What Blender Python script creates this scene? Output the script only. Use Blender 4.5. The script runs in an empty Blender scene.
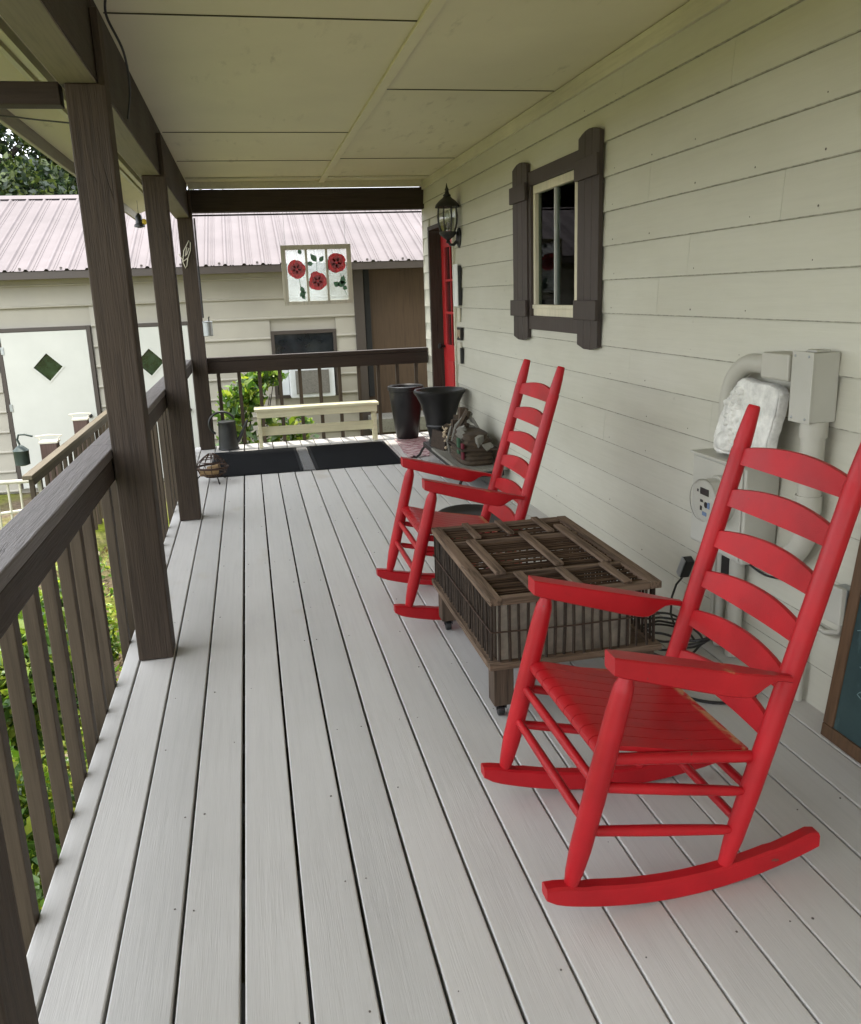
import bpy, bmesh, math, random
from mathutils import Vector, Matrix
random.seed(7)
PI = math.pi
R = math.radians
sc = bpy.context.scene
COL = sc.collection

# ------------------------------------------------------------------ helpers
class MB:
    """collects shapes in one bmesh; build() links it as ONE mesh object"""
    def __init__(s): s.bm = bmesh.new(); s.mi = 0
    def _new(s, vs, fs):
        V = [s.bm.verts.new(v) for v in vs]
        for f in fs:
            try:
                fc = s.bm.faces.new([V[i] for i in f]); fc.material_index = s.mi
            except ValueError: pass
        return V
    def box(s, a, b, mat=None):
        x0, y0, z0 = a; x1, y1, z1 = b
        vs = [Vector(v) for v in ((x0,y0,z0),(x1,y0,z0),(x1,y1,z0),(x0,y1,z0),(x0,y0,z1),(x1,y0,z1),(x1,y1,z1),(x0,y1,z1))]
        if mat: vs = [mat @ v for v in vs]
        return s._new(vs, ((3,2,1,0),(4,5,6,7),(0,1,5,4),(1,2,6,5),(2,3,7,6),(3,0,4,7)))
    def prism(s, pts, axis, a, b):
        """polygon pts (2D) extruded along axis from a to b"""
        def P(p, t):
            if axis == 'x': return (t, p[0], p[1])
            if axis == 'y': return (p[0], t, p[1])
            return (p[0], p[1], t)
        n = len(pts)
        vs = [P(p, a) for p in pts] + [P(p, b) for p in pts]
        fs = [tuple(range(n)), tuple(range(2*n-1, n-1, -1))] + [(i, i+n, (i+1) % n + n, (i+1) % n) for i in range(n)]
        s._new(vs, fs)
    def tube(s, pts, r, seg=10, closed=False, cap=True, sx=1.0):
        pts = [Vector(p) for p in pts]; n = len(pts)
        rs = r if isinstance(r, (list, tuple)) else [r]*n
        rings = []; prev = None
        for i, p in enumerate(pts):
            if closed: t = pts[(i+1) % n] - pts[i-1]
            else: t = pts[min(i+1, n-1)] - pts[max(i-1, 0)]
            t.normalize()
            if prev is None:
                u = t.cross(Vector((0,0,1)))
                if u.length < 1e-3: u = t.cross(Vector((0,1,0)))
            else:
                u = prev - t*prev.dot(t)
            u.normalize(); prev = u; w = t.cross(u)
            rings.append([s.bm.verts.new(p + (u*math.cos(2*PI*k/seg)*sx + w*math.sin(2*PI*k/seg))*rs[i]) for k in range(seg)])
        def q(*v):
            try: f = s.bm.faces.new(v); f.material_index = s.mi
            except ValueError: pass
        for i in range(n if closed else n-1):
            A, B = rings[i], rings[(i+1) % n]
            for k in range(seg): q(A[k], A[(k+1) % seg], B[(k+1) % seg], B[k])
        if cap and not closed:
            q(*reversed(rings[0])); q(*rings[-1])
    def lathe(s, prof, c=(0,0,0), seg=28, mat=None, cap=True):
        rings = []
        c = Vector(c)
        for (r, z) in prof:
            ring = []
            for k in range(seg):
                v = Vector((r*math.cos(2*PI*k/seg), r*math.sin(2*PI*k/seg), z))
                if mat: v = mat @ v
                ring.append(s.bm.verts.new(c + v))
            rings.append(ring)
        def q(*v):
            try: f = s.bm.faces.new(v); f.material_index = s.mi
            except ValueError: pass
        for A, B in zip(rings, rings[1:]):
            for k in range(seg): q(A[k], A[(k+1) % seg], B[(k+1) % seg], B[k])
        if cap: q(*reversed(rings[0])); q(*rings[-1])
    def loft(s, secs):
        rings = [[s.bm.verts.new(p) for p in sec] for sec in secs]
        n = len(rings[0])
        def q(*v):
            try: f = s.bm.faces.new(v); f.material_index = s.mi
            except ValueError: pass
        for A, B in zip(rings, rings[1:]):
            for k in range(n): q(A[k], A[(k+1) % n], B[(k+1) % n], B[k])
        q(*reversed(rings[0])); q(*rings[-1])
    def build(s, name, mats, parent=None, bev=0, smooth=False, world=True, seg=2, recalc=True):
        if recalc: bmesh.ops.recalc_face_normals(s.bm, faces=s.bm.faces)
        if parent is not None and world:
            root = parent
            off = Vector(parent.location)
            while root.parent: root = root.parent; off += Vector(root.location)
            for v in s.bm.verts: v.co -= off
        me = bpy.data.meshes.new(name); s.bm.to_mesh(me); s.bm.free()
        o = bpy.data.objects.new(name, me); COL.objects.link(o)
        if not isinstance(mats, (list, tuple)): mats = [mats]
        for m in mats: me.materials.append(m)
        if smooth:
            me.shade_smooth(); me.set_sharp_from_angle(angle=R(38))
        if bev:
            b = o.modifiers.new('bev', 'BEVEL'); b.width = bev; b.segments = seg; b.limit_method = 'ANGLE'; b.angle_limit = R(40)
        if parent is not None: o.parent = parent
        return o

def tag(o, label=None, cat=None, group=None, kind=None):
    if label: o['label'] = label
    if cat: o['category'] = cat
    if group: o['group'] = group
    if kind: o['kind'] = kind
    return o
def thing(name, loc, label, cat, group=None, rz=0):
    o = bpy.data.objects.new(name, None); COL.objects.link(o)
    o.location = loc; o.rotation_euler.z = rz; o.empty_display_size = .1
    return tag(o, label, cat, group)
def copy_tree(o, parent=None):
    c = o.copy(); COL.objects.link(c)
    if parent is not None: c.parent = parent
    for ch in [x for x in bpy.data.objects if x.parent == o]: copy_tree(ch, c)
    return c

# ------------------------------------------------------------------ materials
def newmat(name):
    m = bpy.data.materials.new(name); m.use_nodes = True
    nt = m.node_tree; nt.nodes.clear()
    out = nt.nodes.new('ShaderNodeOutputMaterial')
    return m, nt, out
def N(nt, t, **k):
    n = nt.nodes.new(t)
    for a, v in k.items():
        if a in n.inputs: n.inputs[a].default_value = v
        else: setattr(n, a, v)
    return n
def ramp(nt, fac, stops):
    r = nt.nodes.new('ShaderNodeValToRGB'); nt.links.new(fac, r.inputs[0])
    e = r.color_ramp.elements
    while len(e) < len(stops): e.new(.5)
    for q, (p, c) in zip(e, stops): q.position = p; q.color = (*c, 1) if len(c) == 3 else c
    return r.outputs[0]
def mix(nt, fac, a, b, mode='MIX'):
    m = nt.nodes.new('ShaderNodeMix'); m.data_type = 'RGBA'; m.blend_type = mode
    for sock, v in ((m.inputs[0], fac), (m.inputs[6], a), (m.inputs[7], b)):
        if hasattr(v, 'links'): nt.links.new(v, sock)
        else: sock.default_value = v if isinstance(v, (int, float)) else (*v, 1)
    return m.outputs[2]
def noise(nt, scale, stretch=(1,1,1), detail=4, rough=.55, coord='Object', offset=None):
    tc = nt.nodes.new('ShaderNodeTexCoord'); mp = nt.nodes.new('ShaderNodeMapping')
    mp.inputs['Scale'].default_value = stretch
    nt.links.new(tc.outputs[coord], mp.inputs[0])
    v = mp.outputs[0]
    if offset is not None:
        ad = nt.nodes.new('ShaderNodeVectorMath'); ad.operation = 'ADD'
        mu = nt.nodes.new('ShaderNodeVectorMath'); mu.operation = 'SCALE'; mu.inputs[0].default_value = (13.1, 7.7, 9.3)
        nt.links.new(offset, mu.inputs['Scale']); nt.links.new(v, ad.inputs[0]); nt.links.new(mu.outputs[0], ad.inputs[1]); v = ad.outputs[0]
    n = nt.nodes.new('ShaderNodeTexNoise'); n.inputs['Scale'].default_value = scale
    n.inputs['Detail'].default_value = detail; n.inputs['Roughness'].default_value = rough
    nt.links.new(v, n.inputs['Vector'])
    return n.outputs['Fac']
def island(nt):
    return nt.nodes.new('ShaderNodeNewGeometry').outputs['Random Per Island']
def bsdf(nt, out, color, rough=.5, metal=0, bump=None, bstr=.2, bdist=.002, spec=.5, coat=0):
    p = nt.nodes.new('ShaderNodeBsdfPrincipled')
    for s_, v in (('Base Color', color), ('Roughness', rough), ('Metallic', metal), ('Specular IOR Level', spec), ('Coat Weight', coat)):
        if hasattr(v, 'links'): nt.links.new(v, p.inputs[s_])
        else: p.inputs[s_].default_value = (*v, 1) if isinstance(v, tuple) else v
    if bump is not None:
        b = nt.nodes.new('ShaderNodeBump'); b.inputs['Strength'].default_value = bstr; b.inputs['Distance'].default_value = bdist
        nt.links.new(bump, b.inputs['Height']); nt.links.new(b.outputs[0], p.inputs['Normal'])
    nt.links.new(p.outputs[0], out.inputs[0])
    return p

def wood_paint(name, c, axis='y', rough=.5, var=.25, bstr=.35, grain=1.0, spec=.25, rv=.12, blotch=(.8, 1.06), scale=1.0, crack=0):
    """painted wood: streaky grain along one axis, soft blotches, per-board tint"""
    m, nt, out = newmat(name)
    st = {'x': (1, 22, 22), 'y': (22, 1, 22), 'z': (22, 22, 1)}[axis]
    isl = island(nt)
    g = noise(nt, 3.2*scale, st, 5, .6, offset=isl)
    g2 = noise(nt, 9*scale, st, 3, .6, offset=isl)
    b = noise(nt, 1.6*scale, (1, 1, 1), 5, .6)
    dark = tuple(x*(1-var) for x in c); lite = tuple(min(1, x*(1+var*.35)) for x in c)
    col = ramp(nt, g, [(.3, dark), (.52, c), (.75, lite)])
    bl = ramp(nt, b, [(.3, (blotch[0],)*3), (.7, (blotch[1],)*3)])
    col = mix(nt, 1.0, col, bl, 'MULTIPLY')
    iv = ramp(nt, isl, [(0, (1-rv,)*3), (1, (1+rv*.3,)*3)])
    col = mix(nt, 1.0, col, iv, 'MULTIPLY')
    if crack:
        ck = noise(nt, 1.5*scale, tuple(1 if q == 1 else 15 for q in st) if axis != 'none' else st, 2, .4, offset=isl)
        cm_ = ramp(nt, ck, [(.485, (0,)*3), (.497, (1,)*3), (.509, (0,)*3)]); c2_ = noise(nt, 2.2, (1, 1, 1), 2, .5, offset=isl)
        mu_ = nt.nodes.new('ShaderNodeMath'); mu_.operation = 'MULTIPLY'
        nt.links.new(cm_, mu_.inputs[0]); nt.links.new(ramp(nt, c2_, [(.5, (0,)*3), (.6, (crack,)*3)]), mu_.inputs[1])
        col = mix(nt, mu_.outputs[0], col, tuple(x*.18 for x in c))
    rr = ramp(nt, b, [(.3, (rough-.07,)*3), (.7, (rough+.1,)*3)])
    h = mix(nt, .5, g, g2)
    if crack: h = mix(nt, mu_.outputs[0], h, (0, 0, 0))
    bsdf(nt, out, col, rr, bump=h, bstr=bstr, bdist=.003*grain, spec=spec)
    return m
def plain(name, c, rough=.5, metal=0, var=.12, scale=6, bstr=.1, spec=.5, coat=0):
    m, nt, out = newmat(name)
    b = noise(nt, scale, (1,1,1), 5, .6)
    col = ramp(nt, b, [(.3, tuple(x*(1-var) for x in c)), (.7, tuple(min(1, x*(1+var*.5)) for x in c))])
    rr = ramp(nt, b, [(.3, (max(.02, rough-.05),)*3), (.7, (min(1, rough+.07),)*3)])
    f = noise(nt, scale*12, (1,1,1), 3, .6)
    bsdf(nt, out, col, rr, metal, bump=f, bstr=bstr, bdist=.002, spec=spec, coat=coat)
    return m

# deck paint : grey, worn, faint rust stains
def deck_mat():
    m, nt, out = newmat('deck_paint')
    isl = island(nt)
    g = noise(nt, 2.6, (26, 1, 26), 5, .62, offset=isl)
    g2 = noise(nt, 10, (30, 1, 30), 3, .6, offset=isl)
    b = noise(nt, 1.1, (1.2, .5, 1), 6, .6)
    c = (.50, .485, .463)
    col = ramp(nt, g, [(.28, (.467, .453, .433)), (.5, c), (.75, (.516, .501, .479))])
    col = mix(nt, 1.0, col, ramp(nt, b, [(.3, (.88,)*3), (.7, (1.05,)*3)]), 'MULTIPLY')
    sc1 = noise(nt, 5, (1.4, .35, 1), 6, .75)
    col = mix(nt, ramp(nt, sc1, [(.60, (0,)*3), (.74, (.30,)*3)]), col, (.36, .35, .34))
    col = mix(nt, 1.0, col, ramp(nt, isl, [(0, (.90, .90, .90)), (1, (1.04, 1.035, 1.03))]), 'MULTIPLY')
    st = noise(nt, 2.3, (1, .7, 1), 3, .5, offset=isl)
    sm = ramp(nt, st, [(.655, (0,)*3), (.75, (.34,)*3)])
    col = mix(nt, sm, col, (.33, .27, .17))
    rr = ramp(nt, b, [(.3, (.42,)*3), (.7, (.6,)*3)])
    bsdf(nt, out, col, rr, bump=mix(nt, .5, g, g2), bstr=.28, bdist=.004, spec=.35)
    return m
M = {}
M['deck'] = deck_mat()
M['nail'] = plain('nail_rust', (.09, .075, .065), .7)
M['brown_z'] = wood_paint('brown_stain_upright', (.056, .040, .029), 'z', .65, .42, .9, 2.0, rv=.1, crack=.9)
M['brown_y'] = wood_paint('brown_stain_lengthwise', (.048, .035, .027), 'y', .6, .42, .8, 1.8, rv=.15, crack=.8)
M['brown_x'] = wood_paint('brown_stain_crosswise', (.036, .024, .017), 'x', .6, .3, .6, 1.5, rv=.15)
M['rail_cap'] = wood_paint('brown_rail_cap', (.155, .137, .132), 'y', .45, .35, .8, 1.8, rv=.12, crack=.8)
M['baluster'] = wood_paint('tan_brown_baluster', (.074, .055, .038), 'z', .6, .3, .5, 1.2, rv=.3)
M['taupe'] = wood_paint('taupe_beam_underside', (.20, .175, .135), 'y', .65, .2, .4)
M['red'] = None
def red_mat(name='red_chair_paint', c=(.385, .0085, .0135), worn=True):
    m, nt, out = newmat(name)
    b = noise(nt, 5, (1,1,1), 5, .6)
    col = ramp(nt, b, [(.3, tuple(x*.74 for x in c)), (.7, tuple(x*1.12 for x in c))])
    oi = nt.nodes.new('ShaderNodeObjectInfo')
    if worn:
        # bare wood showing where the paint is rubbed off : only on mesh areas flagged by the vertex layer "worn"
        at = nt.nodes.new('ShaderNodeAttribute'); at.attribute_name = 'worn'
        w = noise(nt, 26, (1, .6, 1), 4, .65)
        ad = nt.nodes.new('ShaderNodeMath'); ad.operation = 'MULTIPLY'
        nt.links.new(at.outputs['Fac'], ad.inputs[0])
        nt.links.new(ramp(nt, w, [(.38, (0,)*3), (.48, (.9,)*3)]), ad.inputs[1])
        col = mix(nt, ad.outputs[0], col, (.42, .24, .11))
    g = noise(nt, 8, (3, 30, 30), 4, .6)
    rr = ramp(nt, b, [(.3, (.33,)*3), (.7, (.48,)*3)])
    gr_ = noise(nt, 16, (1, 1, 1), 6, .7)
    col = mix(nt, ramp(nt, gr_, [(.60, (0,)*3), (.78, (.45,)*3)]), col, (.17, .006, .008))
    chip = noise(nt, 55, (1, 1, 1), 2, .5)
    col = mix(nt, ramp(nt, chip, [(.755, (0,)*3), (.775, (.8,)*3)]), col, (.10, .05, .035))
    bsdf(nt, out, col, rr, bump=mix(nt, .4, g, gr_), bstr=.35, bdist=.002, spec=.28)
    return m
M['red'] = red_mat()
M['siding'] = None
def siding_mat():
    m, nt, out = newmat('siding_paint')
    isl = island(nt)
    g = noise(nt, 2.2, (26, 1.1, 26), 5, .62, offset=isl)
    g2 = noise(nt, 7, (30, 1.3, 30), 4, .6, offset=isl)
    b = noise(nt, 1.0, (1, .6, 1.4), 6, .6)
    c = (.508, .495, .422)
    col = ramp(nt, g, [(.25, tuple(x*.955 for x in c)), (.5, c), (.75, tuple(x*1.025 for x in c))])
    col = mix(nt, 1.0, col, ramp(nt, b, [(.3, (.86, .85, .81)), (.7, (1.05,)*3)]), 'MULTIPLY')
    col = mix(nt, 1.0, col, ramp(nt, isl, [(0, (.96,)*3), (1, (1.02,)*3)]), 'MULTIPLY')
    d = noise(nt, 9, (1, 1, 1), 3, .6)
    col = mix(nt, ramp(nt, d, [(.72, (0,)*3), (.8, (.35,)*3)]), col, (.2, .18, .13))
    bsdf(nt, out, col, .55, bump=mix(nt, .5, g, g2), bstr=.38, bdist=.003, spec=.3)
    return m
M['siding'] = siding_mat()
def ceiling_mat():
    m, nt, out = newmat('ceiling_paint')
    b = noise(nt, .9, (1, 1, 1), 6, .6)
    c = (.68, .635, .455)
    col = ramp(nt, b, [(.3, tuple(x*.88 for x in c)), (.7, c)])
    # faint dark mildew chevrons where the plywood grain shows through
    s1 = noise(nt, 3.0, (5, 1.2, 1), 4, .65); s2 = noise(nt, 1.1, (1, 1, 1), 2, .5)
    mu = nt.nodes.new('ShaderNodeMath'); mu.operation = 'MULTIPLY'
    nt.links.new(ramp(nt, s1, [(.56, (0,)*3), (.7, (.5,)*3)]), mu.inputs[0]); nt.links.new(ramp(nt, s2, [(.5, (0,)*3), (.62, (1,)*3)]), mu.inputs[1])
    col = mix(nt, mu.outputs[0], col, (.25, .22, .13))
    f = noise(nt, 30, (3, .6, 1), 4, .6)
    bsdf(nt, out, col, .6, bump=f, bstr=.15, bdist=.002, spec=.3)
    return m
M['ceiling'] = ceiling_mat()
M['cream'] = wood_paint('cream_trim', (.56, .53, .41), 'y', .5, .12, .2, rv=.05)
M['cream_window'] = wood_paint('cream_window_wood', (.62, .57, .43), 'z', .5, .15, .2, rv=.05)
M['white_metal'] = plain('white_vinyl', (.72, .72, .70), .4)
M['shutter'] = wood_paint('brown_shutter_vinyl', (.060, .046, .040), 'z', .48, .2, .3, rv=.08)
M['black'] = plain('black_metal', (.012, .012, .013), .42, 0, .3, 20)
M['iron'] = plain('dark_iron', (.025, .022, .02), .55, .4, .4, 20)
M['grey_box'] = plain('beige_grey_utility_paint', (.40, .39, .34), .42, 0, .08, 4, .12)
M['conduit'] = plain('grey_pvc_conduit', (.40, .385, .33), .45, 0, .08, 4, .05)
M['meter_glass'] = None
def glass(name, tint=(1,1,1), trans=.85, rough=.02, fac=.12, ior=1.16):
    m, nt, out = newmat(name)
    t = nt.nodes.new('ShaderNodeBsdfTransparent'); t.inputs[0].default_value = (*[x*trans for x in tint], 1)
    g = nt.nodes.new('ShaderNodeBsdfGlossy'); g.inputs['Roughness'].default_value = rough
    lw = nt.nodes.new('ShaderNodeFresnel'); lw.inputs[0].default_value = ior
    ad = nt.nodes.new('ShaderNodeMath'); ad.operation = 'MAXIMUM'; ad.inputs[1].default_value = fac
    nt.links.new(lw.outputs[0], ad.inputs[0])
    mx = nt.nodes.new('ShaderNodeMixShader'); nt.links.new(ad.outputs[0], mx.inputs[0])
    nt.links.new(t.outputs[0], mx.inputs[1]); nt.links.new(g.outputs[0], mx.inputs[2]); nt.links.new(mx.outputs[0], out.inputs[0])
    return m
M['window_glass'] = glass('window_glass', (.75, .85, .8), .75, .01, .035, 1.09)
M['lamp_glass'] = glass('lamp_glass', (.95, .97, .95), .9, .02, .10)
M['curtain'] = plain('dark_curtain', (.035, .032, .028), .9)
M['dark'] = plain('dark_interior', (.012, .012, .012), .8)
M['door_red'] = plain('red_door_paint', (.45, .018, .02), .38, 0, .1)
M['door_glass'] = plain('maroon_door_glass', (.06, .012, .012), .12, 0, .2)
M['crate_y'] = wood_paint('weathered_crate_lengthwise', (.18, .125, .088), 'y', .85, .7, 1.0, 2.2, rv=.5, crack=.9, spec=.1)
M['crate_x'] = wood_paint('weathered_crate_crosswise', (.18, .125, .088), 'x', .85, .7, 1.0, 2.2, rv=.5, crack=.9, spec=.1)
M['crate_z'] = wood_paint('weathered_crate_upright', (.095, .066, .046), 'z', .8, .5, .9, 1.4, rv=.45)
M['crate_dark'] = wood_paint('dark_crate_dowel', (.050, .035, .025), 'x', .8, .5, .6, 1.2, rv=.5)
M['burlap'] = plain('burlap_liner', (.25, .215, .17), .95, 0, .35, 18, .6)
M['pot'] = plain('black_glazed_pot', (.010, .009, .009), .42, 0, .4, 8, .1)
M['bench'] = wood_paint('cream_yellow_bench', (.76, .71, .47), 'x', .5, .12, .3, rv=.1)
M['rubber'] = plain('black_ribbed_rubber', (.009, .010, .012), .9, 0, .3, 40, .6, .15)
M['rubber_grey'] = plain('grey_ribbed_rubber', (.13, .13, .13), .75, 0, .3, 30, .5)
M['tin'] = plain('dull_grey_tin', (.05, .052, .05), .45, .5, .3, 10)
M['zinc'] = plain('zinc_grey', (.35, .37, .37), .4, .6, .2, 10)
M['rust'] = plain('rusty_wire', (.06, .032, .02), .75, .3, .5, 25)
M['log'] = wood_paint('dry_log', (.30, .20, .10), 'x', .8, .4, .6, rv=.3)
M['plaster'] = plain('white_plaster', (.64, .63, .585), .8, 0, .3, 22, .6)
M['slate'] = None
def slate_mat():
    m, nt, out = newmat('green_chalkboard')
    b = noise(nt, 3, (1,1,1), 6, .65)
    col = ramp(nt, b, [(.3, (.012, .03, .032)), (.7, (.03, .055, .055))])
    s = noise(nt, 6, (1, 3, 1), 5, .7)
    col = mix(nt, ramp(nt, s, [(.6, (0,)*3), (.75, (.35,)*3)]), col, (.10, .16, .16))
    bsdf(nt, out, col, .75, spec=.3)
    return m
M['slate'] = slate_mat()
M['chalk'] = plain('chalk', (.13, .20, .20), .95, 0, .3, 60)
M['oak'] = wood_paint('brown_wood_frame', (.10, .055, .028), 'z', .5, .35, .4, rv=.2)
M['bark'] = wood_paint('tree_bark', (.06, .05, .042), 'z', .9, .5, 1.0, 4)
def leaf_mat(name, a, b, c, trans=.35):
    m, nt, out = newmat(name)
    isl = island(nt)
    col = ramp(nt, isl, [(0, a), (.55, b), (1, c)])
    d = nt.nodes.new('ShaderNodeBsdfDiffuse'); t = nt.nodes.new('ShaderNodeBsdfTranslucent'); g = nt.nodes.new('ShaderNodeBsdfGlossy')
    g.inputs['Roughness'].default_value = .45
    nt.links.new(col, d.inputs[0]); 
    tc = mix(nt, 1.0, col, (1.3, 1.35, .55), 'MULTIPLY'); nt.links.new(tc, t.inputs[0])
    m1 = nt.nodes.new('ShaderNodeMixShader'); m1.inputs[0].default_value = trans
    nt.links.new(d.outputs[0], m1.inputs[1]); nt.links.new(t.outputs[0], m1.inputs[2])
    m2 = nt.nodes.new('ShaderNodeMixShader'); m2.inputs[0].default_value = .06
    nt.links.new(m1.outputs[0], m2.inputs[1]); nt.links.new(g.outputs[0], m2.inputs[2]); nt.links.new(m2.outputs[0], out.inputs[0])
    return m
M['leaf'] = leaf_mat('shrub_leaf', (.035, .09, .015), (.12, .23, .03), (.40, .46, .07))
M['leaf_dark'] = leaf_mat('tree_leaf', (.010, .024, .010), (.025, .05, .015), (.15, .19, .04))
M['leaf_vine'] = leaf_mat('vine_leaf', (.05, .13, .02), (.16, .29, .035), (.46, .50, .07))
def ground_mat():
    m, nt, out = newmat('ground_litter')
    b = noise(nt, .35, (1,1,1), 6, .6); f = noise(nt, 14, (1,1,1), 6, .7)
    g = ramp(nt, f, [(.3, (.08, .10, .010)), (.5, (.15, .18, .015)), (.72, (.24, .25, .03))])
    d = ramp(nt, f, [(.3, (.06, .045, .03)), (.6, (.17, .13, .09)), (.8, (.26, .2, .14))])
    col = mix(nt, ramp(nt, b, [(.42, (0,)*3), (.56, (1,)*3)]), g, d)
    bsdf(nt, out, col, .95, bump=f, bstr=.8, bdist=.04, spec=.1)
    return m
M['ground'] = ground_mat()
M['shed_siding'] = plain('shed_tan_siding', (.34, .315, .26), .5, 0, .1, 2, .05)
M['shed_brown'] = wood_paint('shed_brown_board', (.085, .055, .033), 'z', .6, .25, .4, rv=.1)
M['shed_trim'] = plain('shed_dark_trim', (.05, .038, .03), .5)
M['shed_door'] = plain('white_door_paint', (.50, .50, .455), .45, 0, .06, 3)
M['roof_metal'] = plain('faded_pink_metal_roof', (.170, .147, .148), .75, .0, .2, 1.2, .05, .12)
M['roof_dark'] = plain('brown_roofing', (.08, .06, .05), .7)
M['green_glass'] = plain('dark_green_pane', (.012, .03, .012), .08, 0, .5, 12)
M['dark_glass'] = plain('dark_pane', (.015, .018, .02), .06, 0, .4, 6)
M['ac_white'] = plain('ac_white_case', (.6, .62, .62), .45)
M['ac_grille'] = plain('ac_grey_grille', (.16, .15, .13), .6, 0, .3, 60)
M['post_cap'] = wood_paint('plum_brown_post', (.12, .075, .065), 'z', .55, .3, .4, rv=.15)
M['greenlamp'] = plain('dark_green_tin', (.03, .045, .04), .5, .3)
M['white_iron'] = plain('white_iron_paint', (.62, .58, .48), .5)
M['rosered'] = plain('red_stained_glass', (.60, .008, .016), .15, 0, .5, 30, .3)
M['rosered2'] = plain('dark_red_stained_glass', (.34, .004, .010), .15, 0, .5, 30, .3)
M['leafglass'] = plain('green_stained_glass', (.03, .14, .05), .1, 0, .6, 30, .3)
M['palegreen'] = glass('pale_green_glass', (.55, .85, .62), .75, .15, .1)
M['clear_pane'] = None
def pane_mat():
    m, nt, out = newmat('milky_pane')
    t = nt.nodes.new('ShaderNodeBsdfTransparent'); t.inputs[0].default_value = (.92, .95, .93, 1)
    tr = nt.nodes.new('ShaderNodeBsdfTranslucent'); tr.inputs[0].default_value = (.8, .84, .82, 1)
    g = nt.nodes.new('ShaderNodeBsdfGlossy'); g.inputs['Roughness'].default_value = .08
    n = noise(nt, 9, (1, 1, 1), 4, .6)
    mx = nt.nodes.new('ShaderNodeMixShader'); nt.links.new(ramp(nt, n, [(.35, (.10,)*3), (.7, (.20,)*3)]), mx.inputs[0])
    nt.links.new(t.outputs[0], mx.inputs[1]); nt.links.new(tr.outputs[0], mx.inputs[2])
    m2 = nt.nodes.new('ShaderNodeMixShader'); m2.inputs[0].default_value = .06
    nt.links.new(mx.outputs[0], m2.inputs[1]); nt.links.new(g.outputs[0], m2.inputs[2]); nt.links.new(m2.outputs[0], out.inputs[0])
    return m
M['clear_pane'] = pane_mat()
M['frame_worn'] = wood_paint('worn_cream_frame', (.50, .47, .38), 'z', .65, .25, .4, rv=.1)
M['wicker'] = plain('dark_wicker', (.055, .036, .02), .8, 0, .5, 30, .6)
M['dryflower'] = plain('cream_dried_flower', (.50, .40, .27), .9, 0, .3, 30)
M['yarn_red'] = plain('deep_red_cloth', (.12, .01, .02), .9)
M['yarn_green'] = plain('dull_green_cloth', (.03, .08, .04), .9)
M['grey_board'] = wood_paint('grey_weathered_board', (.22, .21, .18), 'y', .75, .3, .5, rv=.1)
def rag_mat():
    m, nt, out = newmat('rag_rug')
    a = noise(nt, 14, (1, 2.2, 1), 4, .7); b = noise(nt, 9, (2, 1, 1), 3, .6)
    col = ramp(nt, a, [(.38, (.16, .05, .07)), (.48, (.42, .26, .28)), (.56, (.55, .50, .47)), (.68, (.24, .16, .19))])
    bsdf(nt, out, col, .95, bump=b, bstr=.6, bdist=.006, spec=.1)
    return m
M['rag'] = rag_mat()
M['cable'] = plain('black_cable', (.012, .011, .011), .5)

def pieces(name, mats, parent, boxes, bev=.003):
    for a, c in boxes:
        b = MB(); b.box(a, c); b.build(name, mats, parent, bev=bev)
def structure(o): o['kind'] = 'structure'; return o

# ------------------------------------------------------------------ ground + deck
b = MB()
S = 120; nx = 60
def gz(x, y): return -.82 + .02*math.sin(x*1.3+y*.7) + .015*math.sin(y*2.1)
cs = sorted(set([-S, -60, -30, -15] + [-10+i*.5 for i in range(41)] + [15, 30, 60, S]))
ys = sorted(set([-S, -60, -30, -15] + [-8+i*.5 for i in range(60)] + [30, 60, S]))
vv = [[b.bm.verts.new((x, y, gz(x, y) if abs(x) < 11 and -9 < y < 23 else -.82)) for x in cs] for y in ys]
for j in range(len(ys)-1):
    for i in range(len(cs)-1): b.bm.faces.new((vv[j][i], vv[j][i+1], vv[j+1][i+1], vv[j+1][i]))
structure(b.build('ground', M['ground'], smooth=True))

structure_soil = None
XW = 1.85            # plane of the house wall
YE = 8.98            # far edge of the deck
YN = -2.2            # near end of the porch, behind the camera
PITCH = .1433
b = MB()
rng = random.Random(3)
gaps = [(-4 + k)*PITCH + .010 for k in range(0, 18)]     # board joints; one lies under the camera
edges = [-.628] + gaps
edges = [e for e in edges if e < XW+.05] + [XW+.06]
for e0, e1 in zip(edges, edges[1:]):
    if e1 - e0 < .01: continue
    w = rng.choice([.0026, .003, .0034]) if e0 > .45 else rng.choice([.0040, .0046])
    wl = .0058 if abs(e0 + .133) < .02 else w
    wr = .0058 if abs(e1 + .133) < .02 else w
    if e0 == edges[0]: wl = 0
    x0, x1 = e0 + wl, e1 - wr
    z = rng.uniform(-.0012, .0012); c = .0022
    # eased board profile
    ysp = [YN, YE + rng.uniform(-.004, .004)]
    b.prism([(x0, z-.036), (x0, z-c), (x0+c*.8, z-.0007), (x0+c*1.6, z), (x1-c*1.6, z), (x1-c*.8, z-.0007), (x1, z-c), (x1, z-.036)], 'y', ysp[0], ysp[1])
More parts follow.
